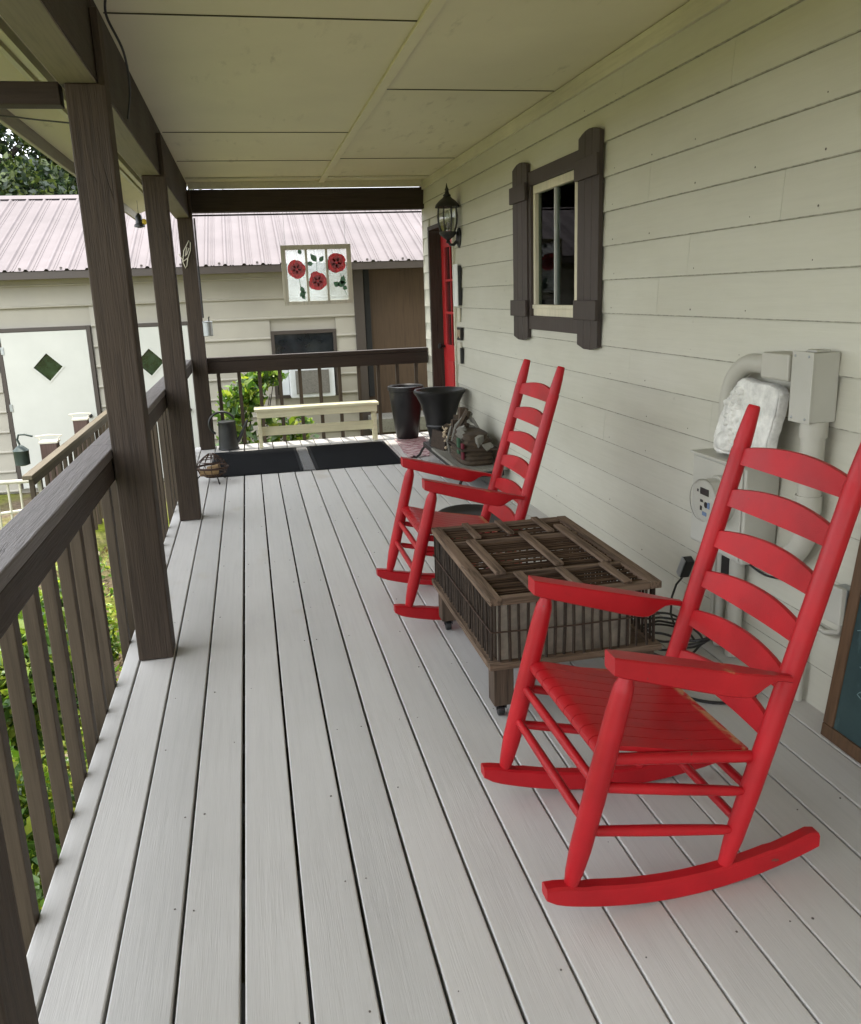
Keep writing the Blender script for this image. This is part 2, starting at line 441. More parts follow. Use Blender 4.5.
# joists, rim and nail heads
b.mi = 1
for k in range(29):
    y = YN + .02 + k*.407
    for e0, e1 in zip(edges, edges[1:]):
        for xx in (e0 + .028, e1 - .028):
            if e1 - e0 < .1: continue
            if rng.random() < .62: continue
            r = rng.uniform(.0014, .0034); cx, cy = xx + rng.uniform(-.006, .006), y + rng.uniform(-.012, .012)
            b.lathe([(r, .0004), (r, .0019), (r*.6, .0023)], (cx, cy, 0), 8)
b.mi = 2
for k in range(29):
    y = YN + .02 + k*.407
    b.box((-.59, y-.019, -.225), (XW+.05, y+.019, -.038))
b.box((-.615, YN, -.23), (-.592, YE-.03, -.037)); b.box((-.59, YE-.06, -.23), (XW, YE-.025, -.037))
so_ = MB(); so_.box((-.56, YN-.2, -.86), (XW+.4, YE-.1, -.735)); M['soil'] = plain('dark_soil', (.02, .017, .014), .95, 0, .4, 10, .8)
structure(so_.build('bare_soil', M['soil']))
deck = structure(b.build('deck', [M['deck'], M['nail'], M['brown_y']]))
b = MB()
for yy in (-2, .5, 3.5, 5.9, 8.8):
    b.box((-.5, yy, -.9), (-.38, yy+.12, -.23))
    b.box((1.6, yy, -.9), (1.72, yy+.12, -.23))
structure(b.build('deck_pier', M['brown_z'], bev=.004))

# ------------------------------------------------------------------ house : wall, window, shutters, door
house = thing('house', (2.2, 3.2, 0), 'beige lap sided house wall with brown shuttered window and red door along the porch', 'house')
def wallparts():
    b = MB(); rng = random.Random(11)
    exp_ = .168; win = (4.62, 5.46, 1.33, 2.10); door = (7.62, 8.70, -.05, 2.07)
    nails = []
    for k in range(0, 16):
        z0 = -.022 + exp_*k; z1 = z0 + exp_
        segs = [(YN-.3, YE+.012)]
        def cut(segs, a, c):
            o = []
            for s0, s1 in segs:
                if c <= s0 or a >= s1: o.append((s0, s1)); continue
                if a > s0: o.append((s0, a))
                if c < s1: o.append((c, s1))
            return o
        if z1 > win[2] + .01 and z0 < win[3]: segs = cut(segs, win[0], win[1])
        if z0 < door[3] - .05: segs = cut(segs, door[0], door[1])
        zt = min(z1 + .02, 2.56)
        for s0, s1 in segs:
            # butt joints break long runs
            js = [s0]
            if s1 - s0 > 7.0:
                j = s0 + rng.uniform(1.4, 3.4)
                while j < s1 - .6: js.append(j); j += 3.66
            js.append(s1)
            for a, c in zip(js, js[1:]):
                t = rng.uniform(-.001, .001)
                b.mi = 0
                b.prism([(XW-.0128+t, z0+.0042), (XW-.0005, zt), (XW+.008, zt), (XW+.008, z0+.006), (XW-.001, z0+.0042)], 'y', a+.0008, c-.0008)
                b.mi = 2      # lap shadow line painted in together with grime along the drip edge
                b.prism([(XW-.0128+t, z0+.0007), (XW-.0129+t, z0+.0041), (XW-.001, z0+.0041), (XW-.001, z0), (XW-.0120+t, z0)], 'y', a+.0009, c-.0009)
            y = s0 + .2
            while y < s1:
                if rng.random() < .5: nails.append((y + rng.uniform(-.02, .02), z0 + .03))
                y += .4064
    # sheathing behind, with the two openings
    b.mi = 0
    X0, X1 = XW+.010, XW+.12
    b.box((X0, YN-.3, -.25), (X1, 4.66, 2.62)); b.box((X0, 5.47, -.25), (X1, 7.60, 2.62)); b.box((X0, 8.72, -.25), (X1, YE, 2.62))
    b.box((X0, 4.66, -.25), (X1, 5.47, 1.30)); b.box((X0, 4.66, 2.12), (X1, 5.47, 2.62)); b.box((X0, 7.60, 2.08), (X1, 8.72, 2.62))
    b.box((X0, 7.60, -.25), (X1, 8.72, -.05))
    # far gable wall of the house, lapped as well
    for k in range(0, 16):
        z0 = -.022 + exp_*k; zt = min(z0 + exp_ + .02, 2.56)
        b.prism([(YE+.0125, z0), (YE+.0005, zt), (YE-.008, zt), (YE-.008, z0)], 'x', XW-.012, 6.0)
    b.box((X1, YE-.12, -.25), (6.0, YE-.01, 2.62))
    b.mi = 1
    for (y, z) in nails:
        r = rng.uniform(.0025, .0045)
        b.lathe([(r, -.006), (r, .0012)], (XW-.0105, y, z), 7, Matrix.Rotation(-PI/2, 4, 'Y'))
    return b.build('siding_wall', [M['siding'], M['nail'], plain('siding_lap_shade_grime', (.34, .33, .27), .8, 0, .5, 30)], house)
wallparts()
b = MB(); b.box((XW-.024, YN-.3, 2.462), (XW+.006, YE+.02, 2.545)); b.build('frieze_board', M['cream'], house, bev=.003)
# window
b = MB()
fy0, fy1, fz0, fz1 = 4.56, 5.51, 1.205, 2.175
b.box((XW-.030, fy0, fz0), (XW+.02, fy1, fz0+.085)); b.box((XW-.030, fy0, fz1-.085), (XW+.02, fy1, fz1))
b.box((XW-.030, fy0, fz0+.085), (XW+.02, fy0+.085, fz1-.085)); b.box((XW-.030, fy1-.059, fz0+.085), (XW+.02, fy1, fz1-.085))
win = b.build('window', M['shutter'], house, bev=.003)
wy0, wy1, wz0, wz1 = fy0+.086, fy1-.060, fz0+.086, fz1-.086
b = MB(); t = .055
b.box((XW-.012, wy0, wz0), (XW+.03, wy1, wz0+.045)); b.box((XW-.020, wy0, wz0+.045), (XW+.028, wy1, wz0+.07))
b.box((XW-.012, wy0, wz1-.05), (XW+.03, wy1, wz1))
b.box((XW-.012, wy0, wz0+.071), (XW+.03, wy0+.085, wz1-.051)); b.box((XW-.012, wy1-.036, wz0+.071), (XW+.03, wy1, wz1-.051))
b.build('sash', M['cream_window'], win, bev=.002, world=True)
b = MB(); b.box((XW-.004, 5.07, wz0+.071), (XW+.020, 5.088, wz1-.051)); b.build('mullion', plain('grey_white_bar', (.42, .42, .40), .5), win, bev=.002)
b = MB(); b.box((XW+.010, wy0+.07, wz0+.06), (XW+.014, 5.071, wz1-.045)); b.box((XW+.010, 5.087, wz0+.06), (XW+.014, wy1-.04, wz1-.045)); b.build('pane', M['window_glass'], win)
b = MB(); pts = []
n = 90
for i in range(n+1):
    y = 4.62 + i*.9/n; pts.append((XW+.085 + .013*math.sin(i*.9) + .008*math.sin(i*.37), y))
for i in range(n):
    b._new([(pts[i][0], pts[i][1], 1.2), (pts[i+1][0], pts[i+1][1], 1.2), (pts[i+1][0], pts[i+1][1], 2.2), (pts[i][0], pts[i][1], 2.2)], [(0,1,2,3)])
b.build('curtain', M['curtain'], win, smooth=True)
b = MB(); b.box((XW+.121, 4.5, 1.1), (XW+.8, 5.7, 2.3)); b.build('room_interior', M['dark'], house)
def shutter(y0, y1, flip):
    b = MB(); z0, z1 = 1.148, 2.222; n = 3; w = (y1-y0)/n
    for i in range(n):
        a, c = y0+i*w+.0015, y0+(i+1)*w-.0015
        def topz(y): 
            u = (y-(y0+y1)/2)/((y1-y0)/2); return z1 + .03*(1-u*u)
        def botz(y):
            u = abs((y-(y0+y1)/2)/((y1-y0)/2)); return z0 - (.02 if u < .5 else .02*(1-(u-.5)*2))
        b.prism([(a, botz(a)), (c, botz(c)), (c, topz(c)), ((a+c)/2, topz((a+c)/2)), (a, topz(a))], 'x', XW-.040, XW-.015)
    s = b.build('shutter', M['shutter'], house, bev=.0025)
    pieces('batten', M['shutter'], s, [((XW-.060, y0-.012, zc-.052), (XW-.0405, y1+.012, zc+.052)) for zc in (1.338, 2.062)])
shutter(4.325, 4.615, 0); shutter(5.495, 5.80, 1)
# door, recessed 10 cm
b = MB(); X0 = XW+.10
dy0, dy1 = 7.68, 8.64
b.box((X0, dy0, 0), (X0+.045, dy0+.14, 2.03)); b.box((X0, dy1-.14, 0), (X0+.045, dy1, 2.03))
b.box((X0, dy0+.14, 0), (X0+.045, dy1-.14, .95)); b.box((X0, dy0+.14, 1.88), (X0+.045, dy1-.14, 2.03))
b.box((X0-.012, dy0+.2, .15), (X0-.001, dy0+.45, .8)); b.box((X0-.012, dy1-.45, .15), (X0-.001, dy1-.2, .8))
door = b.build('door', M['door_red'], house, bev=.004)
b = MB(); b.box((X0+.016, dy0+.14, .95), (X0+.022, dy1-.14, 1.88)); b.build('door_glass', M['door_glass'], door)
b = MB()
for i in (1, 2): 
    y = dy0+.14 + i*(dy1-dy0-.28)/3; b.box((X0+.002, y-.011, .95), (X0+.014, y+.011, 1.88))
for i in (1, 2): 
    z = .95 + i*.93/3; b.box((X0+.003, dy0+.14, z-.011), (X0+.0135, dy1-.14, z+.011))
b.build('muntin', M['door_red'], door)
b = MB(); b.lathe([(.012,0),(.012,.03),(.027,.04),(.031,.055),(.022,.072),(.004,.076)], (X0-.001, dy1-.07, .93), 16, Matrix.Rotation(-PI/2, 4, 'Y')); b.build('knob', M['iron'], door, smooth=True)
b = MB()
b.box((XW-.02, dy1+.005, 0), (XW+.15, 8.70, 2.05)); b.box((XW-.02, 7.635, 0), (XW+.15, dy0-.004, 2.05)); b.box((XW-.02, 7.635, 2.051), (XW+.15, 8.70, 2.09))
b.build('door_frame', M['brown_z'], house, bev=.003)
b = MB(); b.box((XW-.03, 7.60, 0), (XW-.001, 7.633, 2.09)); b.build('door_trim', M['cream'], house, bev=.002)

# ------------------------------------------------------------------ porch roof
roof = thing('porch_roof', (0, 3.2, 2.5), 'porch roof with cream plywood ceiling and dark brown beams over the deck', 'porch roof')
ZC = 2.55
CE = 9.12
b = MB()
b.box((-.60, YN-.2, ZC), (XW+.05, CE, ZC+.02)); b.build('ceiling_panel', M['ceiling'], roof)
b = MB()
b.box((.793, YN, ZC-.016), (.850, CE-.02, ZC-.001))
b.build('lengthwise_batten', M['ceiling'], roof, bev=.003)
b = MB()
def joint(y, x0, x1):    # a thin dark seam bead and a batten edge
    b.box((x0, y-.004, ZC-.004), (x1, y+.004, ZC-.0005))
for y in (3.83, 6.30, 7.54, 1.38, -1.05): joint(y, -.44, .80)
for y in (5.03, 7.45, 2.6, .15): joint(y, .845, XW-.026)
b.build('panel_seam', plain('dark_seam', (.06, .055, .035), .9), roof)
b = MB(); b.box((-.44, 8.84, ZC-.06), (XW-.025, 8.888, ZC-.001)); b.box((-.44, 8.50, ZC-.014), (XW-.025, 8.56, ZC-.001)); b.build('ceiling_trim', M['cream'], roof, bev=.003)
def side_beam(y0, y1):
    b = MB()
    b.box((-.585, y0, 2.240), (-.518, y1, 2.549)); b.box((-.5165, y0, 2.238), (-.452, y1, 2.549))
    o = b.build('side_beam', M['brown_y'], roof, bev=.003)
    b = MB(); b.box((-.583, y0+.001, 2.2290), (-.455, y1-.001, 2.2375)); b.build('beam_soffit', M['taupe'], roof, bev=.002)
    return o
posts_y = [1.11, 3.50, 5.88, 8.78]
side_beam(YN, 1.18); side_beam(1.185, 3.57); side_beam(3.575, 5.95); side_beam(5.955, 8.93)
for y in posts_y:
    b = MB(); b.box((-.450, y+.005, 2.226), (-.425, y+.115, 2.475)); b.build('beam_block', M['brown_z'], roof, bev=.003)
b = MB(); b.box((-.450, 8.89, 2.285), (XW+.0, 9.03, 2.489)); b.build('end_beam', M['brown_x'], roof, bev=.004)
b = MB(); b.box((-.45, 9.05, 2.262), (XW, 9.075, 2.276)); b.build('end_cable_rod', M['black'], roof)
# outrigger from the near post to the fascia
b = MB(); b.box((-1.02, 3.52, 2.160), (-.587, 3.60, 2.236)); b.build('outrigger', M['brown_x'], roof, bev=.003)
# soffit, fascia, roof sheet
b = MB(); b.prism([(-.586, 2.535), (-1.03, 2.375), (-1.03, 2.390), (-.586, 2.55)], 'y', YN-.2, 9.95); b.build('soffit', M['ceiling'], roof)  # runs on past the gable as an eave return
b = MB(); b.prism([(-1.035, 2.305), (-1.058, 2.305), (-1.058, 2.46), (-1.035, 2.46)], 'y', YN-.25, 9.97); b.build('fascia', wood_paint('pale_fascia', (.36, .34, .29), 'y', .6, .15, .3), roof, bev=.002)
b = MB()
b.prism([(-.600, 2.40), (-.588, 2.40), (-.588, 2.43), (-.600, 2.43)], 'y', YN, 9.0)
b.prism([(-.800, 2.425), (-.770, 2.425), (-.770, 2.472), (-.800, 2.461)], 'y', YN, 9.2)
b.prism([(-.850, 2.425), (-.825, 2.425), (-.825, 2.452), (-.850, 2.443)], 'y', YN, 9.2)
b.build('soffit_strip', M['cream'], roof)
b = MB(); b.prism([(-1.09, 2.43), (-1.09, 2.455), (2.6, 3.82), (6.2, 2.9), (6.2, 2.86), (2.6, 3.78)], 'y', YN-.35, CE+.03); b.build('roof_sheet', M['roof_dark'], roof)
b = MB(); b.prism([(-.6, 2.571), (6, 2.64), (6, 2.88), (2.6, 3.76), (-.6, 2.58)], 'y', CE-.03, CE); b.prism([(-.6, 2.571), (6, 2.64), (6, 2.88), (2.6, 3.76), (-.6, 2.58)], 'y', YN-.2, YN-.17); b.build('gable_end', M['siding'], roof)

# hanging cables by the near posts
def cable(name, pts, r, label, mat='cable', cat='cable'):
    b = MB(); pts = [Vector(p) for p in pts]; out = []
    for i in range(len(pts)-1):
        p0 = pts[max(i-1, 0)]; p1 = pts[i]; p2 = pts[i+1]; p3 = pts[min(i+2, len(pts)-1)]
        for k in range(8):
            t = k/8
            out.append(.5*((2*p1)+(p2-p0)*t+(2*p0-5*p1+4*p2-p3)*t*t+(3*p1-p0-3*p2+p3)*t**3))
    out.append(pts[-1]); b.tube(out, r, 7)
    return tag(b.build(name, M[mat], smooth=True), label, cat)
cable('ceiling_cable', [(-.40, 3.62, 2.548), (-.415, 3.7, 2.50), (-.385, 3.86, 2.42), (-.40, 4.1, 2.34), (-.447, 4.35, 2.27)], .005, 'thin black cable looping down from the ceiling beside the front porch post')
cable('outdoor_wire', [(-1.03, 3.62, 2.32), (-.9, 3.64, 2.17), (-.75, 3.62, 2.135), (-.575, 3.58, 2.11)], .003, 'thin dark wire sagging under the outrigger outside the front porch post', cat='wire')

# ------------------------------------------------------------------ posts and railings
lab = ['dark brown square porch post at the bottom left corner, cut off by the picture edge', 'tallest dark brown porch post, whole from deck to beam with long grain cracks',
       'dark brown porch post between the big front post and the far corner post', 'dark brown far corner post where the end railing starts']
post = None
for i, y in enumerate(posts_y):
    top = 2.228
    if post is None:
        b = MB(); b.box((-.07, 0, .002), (.07, .135, top)); post = b.build('porch_post', M['brown_z'], bev=.006, world=False); o = post
    else:
        o = post.copy(); COL.objects.link(o)
    o.location = (-.495, y, 0)
    tag(o, lab[i], 'post', 'brown porch posts')
cr = MB()   # long drying cracks on the two nearer posts belong to the first copies' mesh
rail_labels = ['brown side railing at lower left, nearest section beside the front post', 'brown side railing section between the two tall left posts',
               'brown side railing section running to the far corner post']
def side_rail(y0, y1, label, feet):
    r = thing('porch_railing', (-.61, (y0+y1)/2, 0), label, 'railing', 'brown porch railings')
    b = MB(); b.box((-.672, y0, .868), (-.566, y1, .906)); b.build('cap_rail', M['rail_cap'], r, bev=.005)
    b = MB(); b.box((-.608, y0, .776), (-.570, y1, .866)); b.build('side_rail', M['brown_y'], r, bev=.004)
    for y in feet:
        b = MB(); j = random.uniform(-.002, .002); b.box((-.668+j, y-.0235, -.19), (-.6295+j*.2, y+.0235, .864)); b.build('baluster', M['baluster'], r, bev=.003)
def feet(y0, y1):
    k0 = math.ceil((y0-1.952)/.223); f = []
    while 1.952+k0*.223 < y1: f.append(1.952+k0*.223); k0 += 1
    return f
side_rail(YN, 1.245, 'brown side railing running behind the camera past the cut off post', feet(-.5, 1.08))
side_rail(1.25, 3.632, rail_labels[0], feet(1.3, 3.45))
side_rail(3.638, 6.012, rail_labels[1], feet(3.66, 5.86))
side_rail(6.018, 8.78, rail_labels[2], feet(6.03, 8.75))
r = thing('porch_railing', (.7, 8.95, 0), 'brown end railing across the far end of the porch behind the cream bench', 'railing', 'brown porch railings')
b = MB(); b.box((-.43, 8.90, .866), (XW-.014, 9.005, .904)); b.build('cap_rail', M['brown_x'], r, bev=.004)
b = MB(); b.box((-.43, 8.905, .745), (XW-.014, 8.943, .864)); b.build('end_rail', M['brown_x'], r, bev=.004)
for k in range(11):
    x = -.33 + k*.205
    if x > XW-.05: continue
    b = MB(); b.box((x-.018, 8.945+.042, -.16), (x+.018, 8.945+.078, .864)); b.build('baluster', M['baluster'], r, bev=.003)

# ------------------------------------------------------------------ rocking chairs
def chair(loc, rz, label):
    root = thing('rocking_chair', loc, label, 'rocking chair', 'red rocking chairs', rz)
    red = M['red']
    def B(mb, name, **k):
        o = mb.build(name, red, root, world=False, **k)
        return o
    def lerp(a, c, t): return a + (c-a)*t
    for s in (-1, 1):
        # front leg (turned) : from the rocker to the arm
        p0 = Vector((.344, s*.265, .078)); p1 = Vector((.205, s*.265, .632))
        prof = [(0, .013), (.02, .0145), (.05, .0175), (.10, .0215), (.2, .0258), (.5, .0270), (.82, .0262), (.90, .0242), (.925, .0230), (.96, .0165), (1, .0135)]
        b = MB(); b.tube([p0.lerp(p1, t) for t, _ in prof], [r for _, r in prof], 18); B(b, 'front_leg', smooth=True)
        # back post
        q0 = Vector((-.076, s*.237, .046)); q1 = Vector((-.392, s*.237, 1.125))
        prof = [(0, .016), (.03, .0190), (.08, .0235), (.2, .0258), (.6, .0258), (.885, .0250), (.893, .0228), (.902, .0244), (.95, .0215), (.99, .0180), (.997, .0166), (1, .0142)]
        b = MB(); b.tube([q0.lerp(q1, t) for t, _ in prof], [r for _, r in prof], 18); B(b, 'back_post', smooth=True)
        # rocker : curved runner
        b = MB(); secs = []
        for i in range(31):
            u = .405 - i*(.405+.345)/30
            w = s*lerp(.266, .237, (.352-u)/.425)
            zb = u*u/(2*1.16); h = .052 + (0.004 if -.2 < u < .3 else 0); hw = .0195
            if i == 0: h *= .62; zb += .010
            if i == 1: h *= .9; zb += .002
            if i == 30: h *= .75; 
            secs.append([(u, w-hw, zb+.004), (u, w-hw+.004, zb), (u, w+hw-.004, zb), (u, w+hw, zb+.004), (u, w+hw, zb+h-.006), (u, w+hw-.006, zb+h), (u, w-hw+.006, zb+h), (u, w-hw, zb+h-.006)])
        b.loft(secs); B(b, 'rocker', smooth=True)
        # arm : thick bat, straight top, belly below towards the back, pinned to the post
        b = MB(); secs = []
        A0 = Vector((.252, s*.268, .677)); A1 = Vector((-.206, s*.262, .560))
        for i in range(25):
            t = i/24
            c = A0.lerp(A1, t)
            if t < .72: d = lerp(.046, .062, min(1, t/.6)) if t < .6 else .062
            else: d = lerp(.062, .016, (.5-.5*math.cos(PI*(t-.72)/.2) if t < .92 else 1))
            hw = .030 if t < .7 else lerp(.030, .013, min(1, (t-.7)/.25))
            if i == 0: hw *= .92; d *= .94
            e = .004
            secs.append([(c.x, c.y-hw, c.z-e), (c.x, c.y-hw+e, c.z), (c.x, c.y+hw-e, c.z), (c.x, c.y+hw, c.z-e),
                         (c.x, c.y+hw, c.z-d+e), (c.x, c.y+hw-e, c.z-d), (c.x, c.y-hw+e, c.z-d), (c.x, c.y-hw, c.z-d+e)])
        b.loft(secs); o = B(b, 'arm', smooth=True)
        wl = o.data.attributes.new('worn', 'FLOAT', 'POINT')
        for v in o.data.vertices:
            wl.data[v.index].value = 1.0 if (abs(v.co.x + .055) < .025 and v.co.z > .60 and s == rzsign(rz)) else 0.0
        # side stretchers
        for (a, c, r_) in (((.275, .345), (-.118, .253), .0125), ((.302, .235), (-.094, .150), .0125)):
            b = MB(); b.tube([(lerp(a[0], c[0], t), s*lerp(.264, .238, t), lerp(a[1], c[1], t)) for t in (0, .08, .5, .92, 1)], [.009, r_, r_*1.12, r_, .009], 12); B(b, 'stretcher', smooth=True)
    for (u, z, hw) in ((.277, .350, .262), (.300, .252, .262), (-.137, .252, .236), (-.110, .168, .236)):
        b = MB(); b.tube([(u, -hw, z), (u, -hw*.8, z), (u, 0, z), (u, hw*.8, z), (u, hw, z)], [.010, .0118, .0128, .0118, .010], 12); B(b, 'stretcher', smooth=True)
    # seat : slats over front and back rails, nose rounded over the front
    b = MB(); n = 9; W0, W1 = .244, .216
    for i in range(n):
        a0 = -W0 + i*2*W0/n + .0014; a1 = -W0 + (i+1)*2*W0/n - .0014
        c0 = -W1 + i*2*W1/n + .0013; c1 = -W1 + (i+1)*2*W1/n - .0013
        prof = [(.262, .402), (.268, .412), (.266, .424), (.256, .432), (.23, .433), (.16, .415), (.06, .388), (-.04, .368), (-.114, .3575), (-.125, .356), (-.140, .353)]
        secs = []
        for (u, z) in prof:
            t = (.262-u)/.40; lo, hi = lerp(a0, c0, max(0, t)), lerp(a1, c1, max(0, t)); th = .013
            if u > .255: th = .010
            secs.append([(u, lo, z), (u, hi, z), (u-.006 if u > .25 else u, hi, z-th), (u-.006 if u > .25 else u, lo, z-th)])
        b.loft(secs)
    b.tube([(.243, -.255, .410), (.243, .255, .410)], .014, 12)
    b.tube([(-.135, -.232, .335), (-.135, .232, .335)], .014, 12)
    for s in (-1, 1): b.tube([(.24, s*.252, .405), (-.14, s*.226, .338)], .0145, 12)
    o = B(b, 'seat', smooth=True)
    wl = o.data.attributes.new('worn', 'FLOAT', 'POINT')
    for v in o.data.vertices: wl.data[v.index].value = 1.0 if v.co.x < -.118 and v.co.z > .335 and abs(v.co.y) < .222 else 0.0
    # six arched ladder slats, bowed backwards
    ztop = [1.008, .893, .776, .660, .545, .425]
    for zt in ztop:
        b = MB(); secs = []; zc = zt - .022
        uc = -.073 + (-.392+.073)*((zc-.035)/1.09); k_ = -(.392-.073)/1.09
        for i in range(21):
            t = -1 + 2*i/20; w = t*.226
            bow = -.016*(1-t*t); top = zt + .001 + .022*(1-t*t) ; bot = zt - .044 - .004*(1-t*t)
            th = .0062
            def uz(z): return uc + bow + (z-zc)*k_
            secs.append([(uz(bot)-th, w, bot+.002), (uz(bot), w, bot), (uz(bot)+th, w, bot+.002), (uz(top)+th, w, top-.002), (uz(top), w, top), (uz(top)-th, w, top-.002)])
        b.loft(secs); B(b, 'slat', smooth=True)
    return root
def rzsign(rz): return 1
c1 = chair((.971, 1.893, 0), PI + .004, 'nearest red rocking chair, in front at lower right, with worn paint on its seat edge')
c2 = copy_tree(c1); c2.location = (.942, 3.8175, 0); c2.rotation_euler.z = PI
c2['label'] = 'farther red rocking chair, behind the poultry crate and below the shuttered window'

# ------------------------------------------------------------------ poultry crate used as a table
cx0, cx1, cy0, cy1 = .715, 1.337, 2.588, 3.535
cr = thing('crate_table', ((cx0+cx1)/2, (cy0+cy1)/2, 0), 'weathered slatted wooden poultry crate on legs with casters between the red rockers', 'crate')
zt, zb = .460, .205
rg = random.Random(5)
bw = .042
pieces('top_side_board', M['crate_y'], cr, [((cx0, cy0, zt-.026), (cx0+bw, cy1, zt)), ((cx1-bw, cy0, zt-.026), (cx1, cy1, zt))])
pieces('top_end_board', M['crate_x'], cr, [((cx0+bw+.001, cy0+.001, zt-.027), (cx1-bw-.001, cy0+.036, zt-.002)), ((cx0+bw+.001, cy1-.036, zt-.027), (cx1-bw-.001, cy1, zt-.002))])
ya, yb = cy0+.26, cy1-.25
pieces('cross_bar', M['crate_x'], cr, [((cx0+bw+.001, y-.012, zt-.024), (cx1-bw-.001, y+.012, zt-.004)) for y in (ya, yb)], .002)
lid = []
for (x, y0, y1, w) in ((cx0+.09, ya-.02, yb-.02, .040), (cx1-.115, ya-.01, yb+.09, .036), (cx0+.33, ya+.015, yb+.03, .034)):
    lid.append(((x, y0, zt-.002), (x+w, y1, zt+.011)))
for x in (cx0+.17, cx0+.33, cx0+.50): lid.append(((x-.016, cy0+.012, zt-.0015), (x+.016, ya-.025, zt+.010)))
for x in (cx0+.15, cx0+.30, cx0+.47): lid.append(((x-.015, yb+(.035 if abs(x-cx0-.3) < .01 else .012), zt-.0015), (x+.015, cy1-.008, zt+.010)))
pieces('lid_board', M['crate_y'], cr, lid, .0025)
b = MB()
y = cy0 + .045
while y < cy1-.04:
    jx = rg.uniform(-.004, .004)
    b.tube([(cx0+.03, y+jx, zt-.018+rg.uniform(-.003, .003)), (1.0, y+rg.uniform(-.005, .005), zt-.018+rg.uniform(-.003, .003)), (cx1-.03, y-jx, zt-.018+rg.uniform(-.003, .003))], rg.uniform(.0038, .0050), 7); y += .0215
b.build('top_dowel', wood_paint('brown_lid_dowel', (.12, .075, .048), 'x', .85, .6, .6, 1.2, rv=.7, spec=.1), cr, smooth=True).__setitem__('kind', 'stuff')
b = MB()
def up(x, y): 
    b.tube([(x+rg.uniform(-.003, .003), y+rg.uniform(-.007, .007), zb+.01), (x+rg.uniform(-.002, .002), y+rg.uniform(-.002, .002), (zb+zt)/2), (x+rg.uniform(-.003, .003), y+rg.uniform(-.005, .005), zt-.02)], rg.uniform(.0045, .006), 7)
y = cy0+.03
while y < cy1: up(cx0+.012, y); up(cx1-.012, y); y += .030
x = cx0+.035
while x < cx1-.02: up(x, cy0+.012); up(x, cy1-.012); x += .0335
b.build('side_dowel', M['crate_dark'], cr, smooth=True).__setitem__('kind', 'stuff')
b = MB()
for zz in (.338,):
    b.tube([(cx0+.004, cy0+.003, zz), (cx0+.3, cy0+.0025, zz-.006), (cx1-.004, cy0+.003, zz)], .0028, 6); b.tube([(cx0+.003, cy0+.003, zz), (cx0+.003, cy1-.003, zz-.003)], .0028, 6)
b.build('binding_wire', M['rust'], cr)
b = MB(); b.box((cx0+.03, cy0+.026, zb+.018), (cx0+.52, cy0+.031, zt-.03)); b.build('burlap_liner', M['burlap'], cr)
b = MB(); b.box((cx0+.030, cy0+.05, zb+.018), (cx0+.034, cy1-.05, zt-.03)); b.build('side_liner', M['crate_z'], cr)
pieces('bottom_end_rail', M['crate_x'], cr, [((cx0-.006, cy0-.004, zb-.004), (cx1+.006, cy0+.03, zb+.02)), ((cx0-.006, cy1-.03, zb-.004), (cx1+.006, cy1+.004, zb+.02))])
pieces('bottom_side_rail', M['crate_y'], cr, [((cx0-.007, cy0+.031, zb-.004), (cx0+.03, cy1-.031, zb+.019)), ((cx1-.03, cy0+.031, zb-.004), (cx1+.007, cy1-.031, zb+.019))])
b = MB(); b.box((cx0+.031, cy0+.031, zb+.002), (cx1-.031, cy1-.031, zb+.012)); b.build('crate_floor', M['crate_x'], cr)
for (x, y) in ((cx0+.012, cy0+.012), (cx1-.087, cy0+.012), (cx0+.012, cy1-.115), (cx1-.087, cy1-.115)):
    b = MB(); b.box((x, y, .058), (x+.072, y+.072, zb-.0045)); leg = b.build('leg', M['crate_z'], cr, bev=.004)
    b = MB(); c = (x+.036, y+.036)
    b.box((c[0]-.018, c[1]-.004, .030), (c[0]-.014, c[1]+.02, .057)); b.box((c[0]+.014, c[1]-.004, .030), (c[0]+.018, c[1]+.02, .057)); b.box((c[0]-.02, c[1]-.02, .0535), (c[0]+.02, c[1]+.02, .0578))
    b.lathe([(.010, -.0125), (.0215, -.011), (.0225, -.006), (.0225, .006), (.0215, .011), (.010, .0125)], (c[0], c[1]+.012, .0228), 18, Matrix.Rotation(PI/2, 4, 'Y'))
    b.build('caster', M['black'], leg, smooth=True)

# ------------------------------------------------------------------ electrics on the wall
mb = thing('electric_meter', (1.78, 2.87, .63), 'beige grey electric meter box with round glass meter behind the near rocking chair', 'electric meter')
b = MB(); b.box((1.70, 2.685, .448), (XW-.014, 3.065, .812)); case = b.build('meter_box', M['grey_box'], mb, bev=.006)
b = MB(); b.box((1.688, 2.679, .806), (XW-.013, 3.071, .816)); b.box((1.694, 2.70, .46), (1.6985, 3.05, .80)); b.build('box_lid', M['grey_box'], mb, bev=.003)
Rx = Matrix.Rotation(-PI/2, 4, 'Y')
b = MB(); b.lathe([(.088, -.035), (.088, -.005), (.084, 0), (.080, .0), (.080, .045)], (1.664, 2.822, .672), 32, Rx); b.build('meter_ring', M['grey_box'], mb, smooth=True)
b = MB(); b.lathe([(.078, .0), (.078, .006)], (1.626, 2.822, .672), 32, Rx); face = b.build('meter_face', M['white_metal'], mb, smooth=True)
b = MB()
b.box((1.6175, 2.795, .690), (1.6199, 2.855, .716)); b.box((1.6175, 2.835, .660), (1.6199, 2.852, .670)); b.box((1.6175, 2.868, .695), (1.6199, 2.878, .705))
b.box((1.6175, 2.84, .628), (1.6199, 2.852, .645))
b.lathe([(.012, 0), (.012, .002)], (1.6199, 2.812, .655), 12, Rx)
b.build('display', M['black'], face)
b = MB(); b.box((1.6175, 2.785, .644), (1.6198, 2.800, .668)); b.box((1.6175, 2.805, .612), (1.6198, 2.835, .626)); b.build('maker_mark', plain('blue_grey_print', (.12, .18, .30), .6), face)
